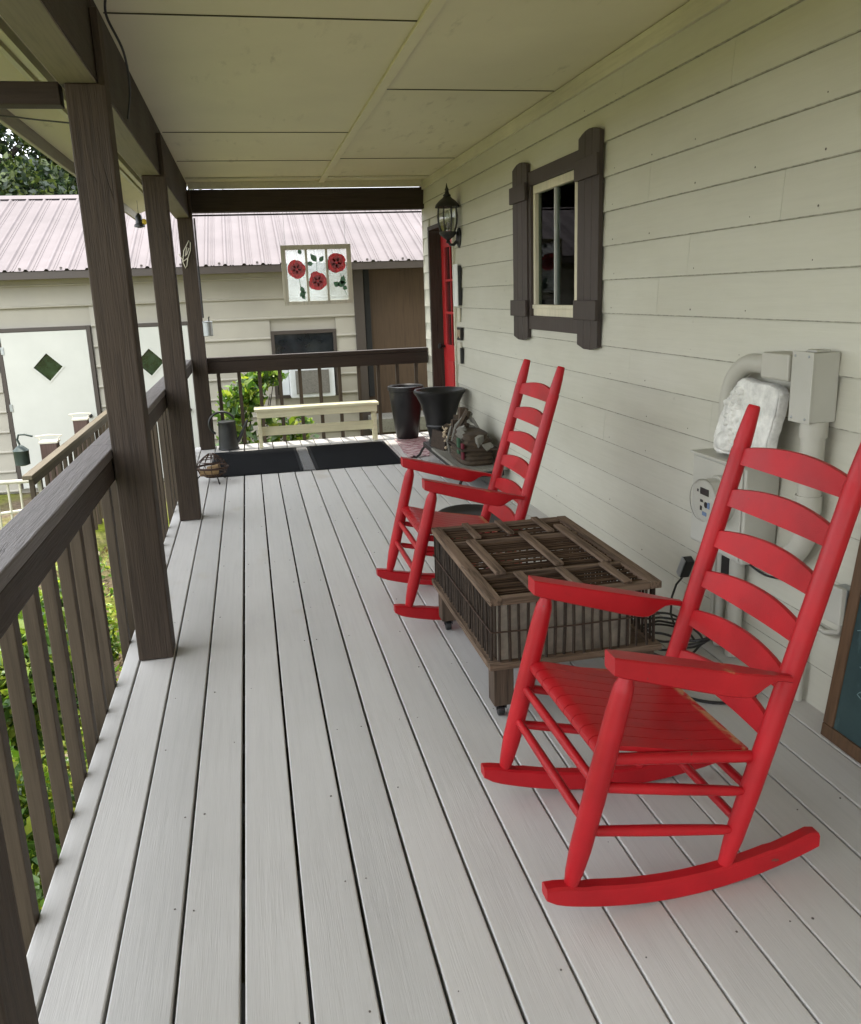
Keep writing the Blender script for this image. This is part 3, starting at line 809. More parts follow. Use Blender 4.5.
b = MB(); b.lathe([(.0805, 0), (.0805, .012), (.074, .020), (.05, .024), (.005, .025)], (1.6175, 2.822, .672), 32, Rx, cap=False); b.build('glass_cover', glass('meter_dome', (1, 1, 1), .98, .03, .03), mb, smooth=True)

jb = thing('junction_box', (1.79, 2.46, 1.12), 'beige grey box with conduit elbow high on the wall beside the white plaque', 'junction box')
b = MB(); b.box((1.742, 2.415, 1.008), (XW-.013, 2.512, 1.232)); b.build('box_body', M['grey_box'], jb, bev=.004)
b = MB(); b.box((1.735, 2.409, 1.005), (1.7415, 2.518, 1.235)); b.box((1.76, 2.43, 1.2325), (1.81, 2.48, 1.240)); b.build('cover_plate', M['grey_box'], jb, bev=.002)
b = MB(); b.box((1.742, 2.545, 1.130), (1.835, 2.705, 1.220)); b.build('conduit_fitting', M['conduit'], jb, bev=.008)
b = MB(); b.tube([(1.785, 2.51, 1.175), (1.785, 2.55, 1.175)], .030, 18); b.build('coupling', M['conduit'], jb, smooth=True)
b = MB(); b.tube([(1.785, 2.700, 1.175), (1.785, 2.735, 1.175)], .041, 20); b.build('coupling', M['conduit'], jb, smooth=True)
b = MB(); arc = [(1.785, 2.70, 1.172), (1.785, 2.78, 1.172)]
for i in range(13):
    a = i/12*PI/2; arc.append((1.785, 2.80+.17*math.sin(a), 1.002+.17*math.cos(a)))
arc += [(1.785, 2.97, .95), (1.785, 2.97, .80)]
b.tube(arc, .035, 18); b.build('elbow_conduit', M['conduit'], jb, smooth=True)
b = MB(); arc = [(1.79, 2.455, 1.01), (1.79, 2.455, .70)]
for i in range(9):
    a = i/8*R(60); arc.append((1.79, 2.455+.16*(1-math.cos(a)), .66-.16*math.sin(a)))
arc.append((1.79, 2.69, .46)); 
b.tube(arc, .038, 18); b.tube([(1.79, 2.455, .955), (1.79, 2.455, 1.009)], .044, 18); b.tube([(1.79, 2.455, .70), (1.79, 2.455, .76)], .043, 18)
b.build('drop_conduit', M['conduit'], jb, smooth=True)

for (yy, zz) in ((2.43, 1.22), (2.50, 1.22), (2.43, 1.02), (2.50, 1.02)):
    b = MB(); b.lathe([(.0045, 0), (.0045, .002), (.002, .003)], (1.7345, yy, zz), 10, Rx); b.build('screw', M['zinc'], jb, smooth=True)
b = MB(); b.box((1.678, 2.86, .462), (1.6935, 2.90, .478)); b.build('latch', M['zinc'], mb, bev=.002)
b = MB(); b.lathe([(.004, 0), (.010, .004), (.010, .010), (.004, .012)], (1.685, 2.88, .452), 12, Rx); b.build('seal', M['yarn_red'], mb, smooth=True)
# thin vertical conduits and the ground wire under the meter
cd = thing('conduit_run', (1.8, 2.98, .2), 'grey vertical conduits dropping from the meter box to the deck', 'conduit')
for (y, r_) in ((2.98, .020), (2.87, .030), (3.03, .012)):
    b = MB(); b.tube([(1.80, y, .004), (1.80, y, .447)], r_, 14); b.build('pipe', M['conduit'], cd, smooth=True)
b = MB(); b.box((1.78, 2.90, .30), (XW-.012, 2.955, .40)); b.build('lug_box', M['iron'], cd, bev=.003)
cable('ground_wire', [(1.80, 2.90, .44), (1.82, 2.82, .40), (1.83, 2.72, .385), (1.825, 2.55, .42), (1.83, 2.42, .415)], .004, 'thin dark ground wire draped along the siding below the meter box', cat='wire')
ou = thing('outdoor_outlet', (1.8, 2.27, .43), 'grey weatherproof outlet box on the siding between the near chair and chalkboard', 'outlet')
b = MB(); b.box((1.790, 2.235, .385), (XW-.012, 2.300, .495)); b.build('outlet_body', M['zinc'], ou, bev=.005)
b = MB(); b.box((1.770, 2.229, .378), (1.789, 2.306, .503)); b.build('flip_cover', M['grey_box'], ou, bev=.004)
b = MB(); b.tube([(1.82, 2.27, .384), (1.82, 2.285, .33), (1.825, 2.36, .30), (1.825, 2.50, .31)], .010, 10); b.build('whip', M['conduit'], ou, smooth=True)
b = MB(); b.tube([(1.815, 2.46, .002), (1.815, 2.46, .17), (1.815, 2.455, .30)], .0135, 12)
tag(b.build('pipe_stub', M['conduit'], smooth=True), 'short pale pipe stub standing on the deck behind the near chair back post', 'pipe')
pl = thing('plug_adapter', (1.80, 3.30, .22), 'black plug with cord on the siding just right of the crate', 'plug')
b = MB(); mt = Matrix.Translation((1.80, 3.27, .25)) @ Matrix.Rotation(R(28), 4, 'X')
b.box((-.022, -.020, -.05), (.022, .020, .05), mt); b.build('plug_body', M['black'], pl, bev=.006)
b = MB(); b.box((-.028, -.017, -.045), (-.023, .016, .055), mt); b.build('flap', M['zinc'], pl, bev=.002)
b = MB(); b.tube([(1.80, 3.30, .19), (1.79, 3.33, .15), (1.76, 3.31, .10), (1.72, 3.24, .05), (1.70, 3.15, .012)], .005, 8); b.build('cord', M['cable'], pl, smooth=True)
pts = []
for i in range(60):
    a = i*.42; rr = .16+.03*math.sin(i*.9)
    pts.append((1.60+.75*rr*math.cos(a), 3.02+1.15*rr*math.sin(a), .010+.0016*i+.01*abs(math.sin(i*1.3))))
cable('cord_coil', pts, .005, 'tangled black and dark red extension cord coiled on the deck behind the crate', cat='cord')
cable('extension_cord', [(1.62, 2.8, .008), (1.70, 2.62, .008), (1.66, 2.5, .008), (1.50, 2.52, .008), (1.42, 2.66, .008), (1.50, 2.95, .008)], .006, 'dark extension cord looped flat on the deck behind the near chair seat', cat='cord')

# white plaster relief resting on the meter box
pq = thing('wall_plaque', (1.80, 2.86, .82), 'white plaster relief plaque leaning on the wall on top of the meter box', 'plaque')
b = MB(); out = []
base = [(3.045, .822), (2.96, .818), (2.74, .824), (2.705, .85), (2.69, .95), (2.675, 1.05), (2.69, 1.085), (2.74, 1.10), (2.86, 1.105), (2.935, 1.108), (2.965, 1.09), (2.98, 1.06), (3.02, 1.02), (3.03, .98), (3.05, .93), (3.06, .87)]
n = len(base)
for i in range(n):
    p0, p1, p2, p3 = [Vector((*base[(i+k) % n], 0)) for k in (-1, 0, 1, 2)]
    for k in range(4):
        t = k/4; q = .5*((2*p1)+(p2-p0)*t+(2*p0-5*p1+4*p2-p3)*t*t+(3*p1-p0-3*p2+p3)*t**3)
        rw = random.uniform(-.003, .003); out.append((q.x+rw, q.y+rw))
lean = lambda y, z, x: (x - .052 + (z-.82)*.13, y*.972 + .012*(y-2.86), 1.46-(1.46-z)*.985)
m = len(out)
cy_, cz_ = 2.87, .96
rings = []
for (sc_, xx) in ((1.0, 1.812), (1.0, 1.786), (.97, 1.778), (.90, 1.778)):
    rings.append([b.bm.verts.new(lean(cy_+(y-cy_)*sc_, cz_+(z-cz_)*sc_, xx)) for (y, z) in out])
for A, B_ in zip(rings, rings[1:]):
    for k in range(m): b.bm.faces.new((A[k], A[(k+1) % m], B_[(k+1) % m], B_[k]))
b.bm.faces.new(list(reversed(rings[0]))); b.bm.faces.new(rings[-1])
b.build('slab', M['plaster'], pq, smooth=True)
from mathutils import noise as mnoise
b = MB(); gy, gzn = 110, 110; gv = {}
def inside(y, z):
    c_ = False; m2 = len(out)
    for a in range(m2):
        y1_, z1_ = out[a]; y2_, z2_ = out[a-1]
        if (z1_ > z) != (z2_ > z) and y < (y2_-y1_)*(z-z1_)/(z2_-z1_)+y1_: c_ = not c_
    return c_
def gauss(y, z, cy, cz, ry, rz, rot=0):
    dy, dz = y-cy, z-cz; u = dy*math.cos(rot)+dz*math.sin(rot); v = -dy*math.sin(rot)+dz*math.cos(rot)
    d = (u/ry)**2+(v/rz)**2
    return math.sqrt(max(0, 1-d))
rgp = random.Random(31); domes = []
for k in range(95):                                   # beaded curls running down the diagonal
    t = rgp.random(); domes.append((3.00-.17*t+rgp.gauss(0, .022), 1.01-.13*t+rgp.gauss(0, .020), rgp.uniform(.007, .013), rgp.uniform(.007, .012)))
for k in range(11):                                   # ring of curls round the head
    a = 2*PI*k/11; domes.append((2.935+.034*math.cos(a), 1.035+.034*math.sin(a), .012, .015))
for k in range(7):                                    # feathers
    domes.append((2.845-.004*k, .88+.028*k, .017, .009))
def relief(y, z):
    h_ = .0012*mnoise.noise(Vector((y*110, z*110, 3)))+.001
    h_ = max(h_, .020*gauss(y, z, 2.935, 1.035, .024, .026), .014*gauss(y, z, 2.95, .955, .05, .085, .35), .013*gauss(y, z, 2.86, .965, .022, .11, -.3))
    h_ = max(h_, .020*gauss(y, z, 2.985, .872, .058, .034, -.4), .016*gauss(y, z, 2.915, .885, .05, .014, .6), .016*gauss(y, z, 2.945, .845, .055, .012, -.1))
    return h_ + max([d_[3]*gauss(y, z, d_[0], d_[1], d_[2], d_[2]) for d_ in domes])
for iy in range(gy+1):
    for iz in range(gzn+1):
        y, z = 2.66 + .42*iy/gy, .81 + .31*iz/gzn
        ys_, zs_ = cy_+(y-cy_)/.96, cz_+(z-cz_)/.96
        if inside(ys_, zs_): gv[iy, iz] = b.bm.verts.new(Vector(lean(y, z, 1.776)) - Vector((relief(y, z), 0, 0)))
for (iy, iz) in list(gv):
    q = [(iy, iz), (iy+1, iz), (iy+1, iz+1), (iy, iz+1)]
    if all(k in gv for k in q): b.bm.faces.new([gv[k] for k in q])
b.build('relief', M['plaster'], pq, smooth=True)

# chalkboard leaning on the wall at the right edge
cb = thing('chalkboard', (1.76, 1.9, 0), 'green chalkboard in a brown wood frame leaning on the wall at the right edge', 'chalkboard')
ang = math.atan2(XW-.02-1.735, .78); mt = Matrix.Translation((1.735, 0, .004)) @ Matrix.Rotation(ang, 4, 'Y')
b = MB(); y0, y1, hh, fw = 1.52, 2.228, .80, .045
b.box((0, y0, 0), (.022, y1, fw), mt); b.box((0, y0, hh-fw), (.022, y1, hh), mt); b.box((.0005, y0, fw+.0005), (.022, y0+fw, hh-fw-.0005), mt); b.box((.0005, y1-fw, fw+.0005), (.022, y1, hh-fw-.0005), mt)
b.build('frame', M['oak'], cb, bev=.003)
b = MB(); b.box((.008, y0+fw-.004, fw-.004), (.014, y1-fw+.004, hh-fw+.004), mt); b.build('slate', M['slate'], cb)
b = MB(); rg = random.Random(2)
for k in range(7):
    yc, zc = rg.uniform(1.95, 2.17), rg.uniform(.09, .5); pts = []
    for i in range(7): pts.append(mt @ Vector((.0072, yc+.035*math.sin(i*.7+k), zc+.012*i+.01*math.cos(i*.9+k))))
    b.tube(pts, .0016, 5)
b.build('chalk_scribble', M['chalk'], cb)

# ------------------------------------------------------------------ wall lantern and little wall things
lp = thing('wall_lantern', (1.70, 7.43, 2.0), 'black carriage lantern on a curved arm on the siding by the red door', 'lantern')
Lx, Ly = 1.738, 7.41
b = MB(); b.lathe([(.095, 2.160), (.105, 2.152), (.098, 2.175), (.070, 2.205), (.040, 2.228), (.030, 2.240), (.034, 2.250), (.020, 2.262), (.014, 2.285), (.018, 2.295), (.009, 2.312), (.002, 2.345)], (Lx, Ly, 0), 24); b.build('cap', M['black'], lp, smooth=True)
b = MB(); b.lathe([(.062, 1.955), (.082, 2.02), (.086, 2.08), (.078, 2.152)], (Lx, Ly, 0), 24, cap=False); b.build('glass_shade', M['lamp_glass'], lp, smooth=True)
b = MB()
for k in range(8):
    a = k*PI/4+.2; b.tube([(Lx+r_*math.cos(a), Ly+r_*math.sin(a), z) for r_, z in ((.064, 1.95), (.085, 2.02), (.089, 2.08), (.081, 2.155))], .005, 6)
b.lathe([(.010, 1.862), (.020, 1.872), (.012, 1.885), (.028, 1.90), (.050, 1.915), (.072, 1.94), (.074, 1.955), (.055, 1.955)], (Lx, Ly, 0), 24); b.build('cage', M['black'], lp, smooth=True)
b = MB(); b.lathe([(.016, 1.955), (.016, 2.03), (.020, 2.04), (.027, 2.07), (.018, 2.11), (.004, 2.13)], (Lx, Ly, 0), 14); b.build('bulb', M['clear_pane'], lp, smooth=True)
b = MB(); b.tube([(Lx, Ly, 1.875), (Lx+.02, Ly, 1.850), (Lx+.05, Ly, 1.850), (Lx+.08, Ly, 1.885), (XW-.03, Ly, 1.90)], [.011, .012, .013, .014, .018], 10); b.build('arm', M['black'], lp, smooth=True)
b = MB(); b.lathe([(.062, -.001), (.062, .010), (.045, .022), (.02, .03)], (XW-.011, Ly, 1.905), 20, Matrix.Rotation(-PI/2, 4, 'Y') @ Matrix.Diagonal((1.35, 1, 1, 1))); b.build('back_plate', M['black'], lp, smooth=True)

ml = thing('wall_mailbox', (1.8, 7.42, 1.5), 'white fronted narrow mailbox with black side under the wall lantern', 'mailbox')
b = MB(); b.box((1.806, 7.37, 1.345), (XW-.013, 7.50, 1.675)); b.build('box_body', M['black'], ml, bev=.004)
b = MB(); b.box((1.798, 7.372, 1.335), (1.8055, 7.52, 1.69)); b.box((1.792, 7.49, 1.36), (1.7975, 7.51, 1.67)); b.build('front_panel', M['white_metal'], ml, bev=.003)
sg = thing('door_sign', (1.82, 7.44, 1.1), 'small stacked cream and black sign below the white mailbox beside the red door', 'sign')
b = MB(); b.box((1.815, 7.36, 1.045), (XW-.012, 7.50, 1.155)); b.build('upper_tile', M['iron'], sg, bev=.002)
b = MB()
for k in range(3): b.box((1.810, 7.385+.04*k, 1.065+.012*(k % 2)), (1.8145, 7.405+.04*k, 1.135))
b.build('tile_mark', M['dryflower'], sg)
b = MB(); b.box((1.815, 7.40, .84), (XW-.012, 7.51, 1.03)); b.build('lower_plaque', M['frame_worn'], sg, bev=.006)
b = MB(); b.box((1.812, 7.36, .845), (XW-.012, 7.396, .98)); b.build('black_bracket', M['black'], sg, bev=.003)
b = MB(); b.box((1.826, 7.43, 1.20), (XW-.011, 7.50, 1.32)); tag(b.build('light_switch', M['cream'], bev=.003), 'small cream switch cover on the siding between mailbox and door sign', 'switch')

# ------------------------------------------------------------------ far end of the porch
bn = thing('bench', (.62, 8.72, 0), 'low cream yellow wooden bench in front of the far end railing', 'bench')
b = MB(); b.box((-.005, 8.60, .372), (1.245, 8.82, .400)); b.build('seat', M['bench'], bn, bev=.004)
pieces('apron', M['bench'], bn, [((.015, 8.615, .305), (1.225, 8.637, .3715)), ((.015, 8.785, .305), (1.225, 8.805, .3715))])
for x in (.018, 1.184):
    for y in (8.638, 8.748):
        b = MB(); b.box((x, y, .002), (x+.036, y+.036, .3715)); b.build('leg', M['bench'], bn, bev=.003)
b = MB(); b.box((.055, 8.70, .115), (1.183, 8.722, .205)); b.build('stretcher', M['bench'], bn, bev=.003)

def mat_(x0, x1, label, strip):
    t = thing('doormat', ((x0+x1)/2, 7.95, 0), label, 'doormat', 'black rubber doormats')
    b = MB()
    b.box((x0, 7.31, .0025), (x1, 8.52, .009))
    y = 7.33
    while y < 8.5:
        b.box((x0+.03, y, .009), (x1-.03, y+.008, .0125)); y += .016
    b.build('mat_body', M['rubber'], t)
    if strip:
        b = MB()
        for k in range(6): b.box((strip[0]+k*.0155, 7.32, .0028), (strip[0]+k*.0155+.011, 8.50, .013))
        b.box((strip[0], 7.31, .0026), (strip[1], 8.51, .010)); b.build('ribbed_edge', M['rubber_grey'], t)
mat_(-.42, .372, 'black ribbed doormat on the left, behind the little wire fire basket', None)
mat_(.476, 1.262, 'black ribbed doormat on the right with a grey edge strip, near the pots', (.376, .470))
b = MB()
rg = random.Random(4); ring = [(1.335, 7.53), (1.545, 7.57), (1.70, 8.60), (1.39, 8.60)]
pts = []
for i in range(4):
    a, c = Vector(ring[i]), Vector(ring[(i+1) % 4])
    for k in range(10): p = a.lerp(c, k/10); pts.append((p.x+rg.uniform(-.008, .008), p.y+rg.uniform(-.01, .01)))
b.prism(pts, 'z', .0025, .012); tag(b.build('rag_rug', M['rag'], bev=.002), 'small faded pink and white rag rug beside the black pots', 'rug')

p1 = thing('planter', (1.53, 8.62, 0), 'tall tapered black planter nearest the end railing', 'planter')
b = MB(); b.lathe([(.100, .002), (.112, .02), (.150, .28), (.168, .46), (.172, .50), (.184, .505), (.186, .545), (.172, .552), (.160, .54), (.150, .45)], (1.53, 8.62, 0), 36); b.build('pot_body', M['pot'], p1, smooth=True)
b = MB(); b.lathe([(.152, .44), (.152, .452), (.05, .458)], (1.53, 8.62, 0), 24); b.build('potting_soil', M['nail'], p1, smooth=True)
p2 = thing('planter', (1.595, 7.30, .150), 'flared black urn planter with a wide rim standing on the low iron stand', 'planter')
b = MB(); b.lathe([(.095, .002), (.108, .015), (.108, .04), (.100, .06), (.104, .085), (.122, .16), (.138, .25), (.168, .36), (.205, .435), (.226, .462), (.230, .478), (.222, .490), (.205, .488), (.19, .47), (.14, .36)], (1.595, 7.30, .150), 40); b.lathe([(.125, .165), (.133, .175), (.130, .19)], (1.595, 7.30, .150), 40, cap=False); b.build('pot_body', M['pot'], p2, smooth=True)
b = MB(); b.lathe([(.138, .36), (.145, .385), (.05, .39)], (1.595, 7.30, .150), 24); b.build('potting_soil', M['nail'], p2, smooth=True)

wc = thing('watering_can', (-.285, 8.74, 0), 'dark metal watering can with hoop handle left of the cream bench', 'watering can')
c = (-.285, 8.74, 0)
b = MB(); b.lathe([(.104, .003), (.106, .012), (.098, .02), (.088, .20), (.085, .27), (.089, .278), (.086, .285), (.06, .288)], c, 28); b.build('can_body', M['tin'], wc, smooth=True)
b = MB(); arc = []
for i in range(17):
    a = R(20+i*13.5); arc.append((c[0]-.045+.128*math.cos(a), c[1], .262+.118*math.sin(a)))
b.tube(arc, .012, 10, sx=1.3); b.build('handle', M['tin'], wc, smooth=True)
b = MB(); b.tube([(c[0]+.085, c[1], .07), (c[0]+.13, c[1], .13), (c[0]+.165, c[1], .21), (c[0]+.205, c[1], .285)], [.022, .018, .014, .012], 12); b.build('spout', M['tin'], wc, smooth=True)

fp = thing('fire_basket', (-.385, 7.16, 0), 'small rusty wire basket on curled legs holding a log by the left post', 'fire basket')
c = Vector((-.385, 7.16, .115))
b = MB()
def hoop(r_, z, th=.005): b.tube([(c.x+r_*math.cos(2*PI*k/28), c.y+r_*math.sin(2*PI*k/28), z) for k in range(28)], th, 6, closed=True)
hoop(.128, .125, .009); hoop(.105, .075); hoop(.06, .048); hoop(.10, .175, .004); hoop(.055, .215, .004)
for k in range(12):
    a = 2*PI*k/12
    b.tube([(c.x+r_*math.cos(a), c.y+r_*math.sin(a), z) for r_, z in ((.02, .040), (.06, .048), (.105, .075), (.128, .125), (.10, .175), (.055, .215), (.02, .238))], .0035, 5)
b.build('basket', M['rust'], fp, smooth=True)
for k in range(3):
    a = 2*PI*k/3 + .9
    b = MB(); b.tube([(c.x+r_*math.cos(a), c.y+r_*math.sin(a), z) for r_, z in ((.07, .06), (.105, .055), (.125, .035), (.135, .010), (.150, .005), (.158, .016))], .0055, 7); b.build('leg', M['iron'], fp, smooth=True)
b = MB(); b.tube([(c.x-.095, c.y-.03, .085), (c.x-.02, c.y-.05, .09), (c.x+.05, c.y-.04, .085)], [.028, .034, .030], 10); b.tube([(c.x-.04, c.y+.05, .10), (c.x+.06, c.y+.03, .12)], [.022, .024], 9); b.build('log', M['log'], fp, smooth=True)

# low iron stand with board and the decorated basket
st = thing('plant_stand', (1.58, 6.6, 0), 'low black iron stand topped by a grey weathered board by the wall', 'stand')
b = MB(); b.box((1.455, 6.02, .150), (XW-.03, 7.06, .172)); b.build('top_board', M['grey_board'], st, bev=.004)
b = MB(); b.box((1.475, 6.04, .105), (XW-.05, 7.52, .1495))
b.build('frame', M['iron'], st, bev=.004)
for (x, y, s) in ((1.49, 6.06, -1), (1.49, 7.48, 1), (1.79, 6.06, -1), (1.79, 7.48, 1)):
    b = MB(); b.tube([(x, y, .12), (x-.03, y+s*.02, .08), (x-.05, y+s*.03, .035), (x-.085, y+s*.03, .012), (x-.115, y+s*.03, .022)], .011, 8); b.build('leg', M['iron'], st, smooth=True)
ft = thing('oval_tray', (1.33, 5.15, 0), 'low black oval tray on the deck behind the farther rocking chair', 'tray')
b = MB(); b.lathe([(.02, .008), (.25, .008), (.29, .03), (.30, .05), (.286, .05), (.25, .022), (.02, .020)], (0, 0, 0), 36, Matrix.Translation((1.33, 5.15, 0)) @ Matrix.Diagonal((.82, 1.15, 1, 1))); b.build('tray_dish', M['iron'], ft, smooth=True)
b = MB()
for a in (.5, 2.1, 3.7, 5.3): b.lathe([(.012, .001), (.014, .008)], (1.33+.17*math.cos(a), 5.15+.22*math.sin(a), 0), 10)
b.build('foot', M['iron'], ft)

bk = thing('decorated_basket', (1.63, 6.5, .172), 'dark woven basket heaped with rough bark pieces and dried flowers on the grey board', 'basket')
b = MB(); secs = []
for i in range(15):
    t = i/14; z = .174 + .24*t; w = .13 - .035*t*t; l = .285 - .10*t*t + .006*((i % 2)*2-1)
    w += .005*((i % 2)*2-1)
    if i == 14: w *= .8; l *= .85
    secs.append([(1.645+w*math.copysign(abs(math.cos(a))**.55, math.cos(a)), 6.42+l*math.copysign(abs(math.sin(a))**.55, math.sin(a)), z) for a in [2*PI*k/32 for k in range(32)]])
b.loft(secs); b.build('woven_body', M['wicker'], bk, smooth=True)
b = MB(); b.box((1.50, 6.145, .285), (1.79, 6.70, .300)); b.build('band', M['crate_dark'], bk, bev=.003)
b = MB(); b.tube([(1.56, 6.62, .16+.02), (1.535, 6.60, .30), (1.56, 6.56, .43), (1.62, 6.53, .50), (1.68, 6.5, .48), (1.72, 6.47, .40)], .013, 8); b.tube([(1.525, 6.66, .19), (1.50, 6.63, .30), (1.53, 6.60, .42)], .010, 8); b.build('handle', M['grey_board'], bk, smooth=True)
b = MB(); b.box((1.60, 6.60, .40), (1.66, 6.66, .56)); b.box((1.55, 6.64, .38), (1.60, 6.70, .46)); b.build('wood_block', M['crate_z'], bk, bev=.006)
rg = random.Random(22)
for k in range(24):
    t = rg.random(); yy = 6.72 - .55*t + rg.uniform(-.03, .03); zz = .30 + (.22*(1-abs(t-.22)/.8))*rg.random() + .02; xx = rg.uniform(1.53, 1.70)
    mt = Matrix.Translation((xx, yy, zz)) @ Matrix.Rotation(rg.uniform(-.9, .9), 4, 'X') @ Matrix.Rotation(rg.uniform(-.7, .7), 4, 'Y') @ Matrix.Rotation(rg.uniform(0, 3), 4, 'Z')
    q = (rg.uniform(.012, .028), rg.uniform(.02, .045), rg.uniform(.03, .075))
    b = MB(); b.prism([(-q[0], -q[1]), (q[0]*.7, -q[1]*.8), (q[0], q[1]*.5), (-q[0]*.3, q[1])], 'z', -q[2], q[2])
    for v in b.bm.verts: v.co = mt @ v.co
    b.build('bark_piece', M['wicker'] if k % 3 else M['grey_board'], bk, bev=.003)
b = MB(); rg = random.Random(21)
for k in range(26):
    p = Vector((1.53+rg.uniform(-.03, .04), 6.76+rg.uniform(-.05, .05), .22+rg.random()*.19)); d = Vector((rg.uniform(-1, 1), rg.uniform(-1, 1), rg.uniform(-.5, 1)))*.022
    b.tube([p-d, p, p+d], [.003, .013, .003], 6)
b.build('dried_flower', M['dryflower'], bk, smooth=True)
b = MB(); b.box((1.505, 6.27, .25), (1.520, 6.33, .37)); b.build('green_ribbon', M['yarn_green'], bk, smooth=True)
b = MB(); b.box((1.515, 6.185, .22), (1.530, 6.235, .34)); b.build('red_ribbon', M['yarn_red'], bk, smooth=True)
b = MB(); mt = Matrix.Translation((1.50, 6.98, .173)) @ Matrix.Rotation(R(8), 4, 'Y') @ Matrix.Rotation(R(20), 4, 'Z')
b.box((-.012, -.11, 0), (.012, .11, .15), mt); tag(b.build('dark_plank', M['crate_dark'], bev=.003), 'short dark plank standing upright between the urn planter and basket', 'plank')

# ------------------------------------------------------------------ stained glass window hanging from the end beam
sgx0, sgx1, sgz0, sgz1, sgy = .385, 1.085, 1.385, 1.965, 8.95
fr = thing('stained_glass', (.735, sgy, 1.68), 'three pane window frame with red glass roses hanging from the end beam', 'stained glass')
b = MB(); f = .045
b.box((sgx0, sgy-.014, sgz0), (sgx1, sgy+.014, sgz0+f*.8)); b.box((sgx0, sgy-.014, sgz1-f), (sgx1, sgy+.014, sgz1))
b.box((sgx0, sgy-.0135, sgz0+f*.8+.0005), (sgx0+f, sgy+.0135, sgz1-f-.0005)); b.box((sgx1-f, sgy-.0135, sgz0+f*.8+.0005), (sgx1, sgy+.0135, sgz1-f-.0005))
iw = (sgx1-sgx0-2*f); pw = iw/3
for i in (1, 2): b.box((sgx0+f+i*pw-.011, sgy-.012, sgz0+f*.8+.0005), (sgx0+f+i*pw+.011, sgy+.012, sgz1-f-.0005))
b.build('frame', M['frame_worn'], fr, bev=.002)
for i in range(3):
    b = MB(); b.box((sgx0+f+i*pw+.006, sgy-.002, sgz0+.03), (sgx0+f+(i+1)*pw-.006, sgy+.002, sgz1-.04)); b.build('pane', M['clear_pane'], fr)
rg = random.Random(12)
roses = [(sgx0+f+pw*.50, 1.735, .092), (sgx0+f+pw*1.5, 1.612, .096), (sgx0+f+pw*2.47, 1.785, .100)]
def petal(b, cx, cz, a, r0, r1, w, th):
    pts = []
    for (u, v) in ((r0, -.35), (r0+(r1-r0)*.5, -.55), (r1*.93, -.38), (r1, 0), (r1*.93, .38), (r0+(r1-r0)*.5, .55), (r0, .35)):
        pts.append((cx+u*math.cos(a)-v*w*math.sin(a), cz+u*math.sin(a)+v*w*math.cos(a)))
    b.prism(pts, 'y', sgy-.003-th, sgy-.0025)
for (x, z, r_) in roses:
    b = MB()
    for k in range(9): petal(b, x, z, k*2*PI/9+rg.uniform(-.15, .15), r_*.4, r_*rg.uniform(.88, 1.06), r_*.9, .0035+.0002*k)
    b.prism([(x+r_*.6*math.cos(k*PI/8), z+r_*.6*math.sin(k*PI/8)) for k in range(16)], 'y', sgy-.0062, sgy-.0026)
    o = b.build('rose', M['rosered'], fr, bev=.0008)
    b = MB()
    for k in range(5): petal(b, x, z, k*2*PI/5+.4, r_*.1, r_*.62, r_*.62, .0065)
    b.build('rose_centre', M['rosered2'], o, bev=.0008)
def leaf(b, x, z, a, l, w):
    pts = []
    for (u, v) in ((0, 0), (.25, -.4), (.55, -.45), (1, 0), (.55, .45), (.25, .4)):
        pts.append((x+u*l*math.cos(a)-v*w*math.sin(a), z+u*l*math.sin(a)+v*w*math.cos(a)))
    b.prism(pts, 'y', sgy-.006, sgy-.0025)
for (x, z, a, l, w) in ((.585, 1.875, 2.0, .06, .045), (.735, 1.80, 2.2, .10, .06), (.70, 1.78, 3.0, .07, .05), (.765, 1.80, .9, .07, .05), (.545, 1.47, .6, .08, .06), (.59, 1.50, 2.0, .08, .05), (.57, 1.48, -1.0, .05, .04),
                        (.93, 1.565, .3, .10, .07), (.975, 1.57, 1.3, .10, .06), (.95, 1.56, 2.6, .07, .06), (.985, 1.55, -.5, .05, .05)):
    b = MB(); leaf(b, x, z, a, l, w); b.build('glass_leaf', M['leafglass'], fr)
b = MB(); b.tube([(.55, sgy-.004, 1.65), (.56, sgy-.004, 1.56), (.58, sgy-.004, 1.48)], .0025, 5); b.tube([(.97, sgy-.004, 1.68), (.985, sgy-.004, 1.56), (1.02, sgy-.004, 1.47)], .0025, 5); b.tube([(.735, sgy-.004, 1.86), (.735, sgy-.004, 1.7)], .0025, 5); b.build('stem', M['leafglass'], fr)
b = MB()
for x in (sgx0+.05, sgx1-.05): b.tube([(x, sgy, sgz1-.002), (x, sgy, 2.284)], .0016, 5)
b.build('hanging_wire', M['zinc'], fr)

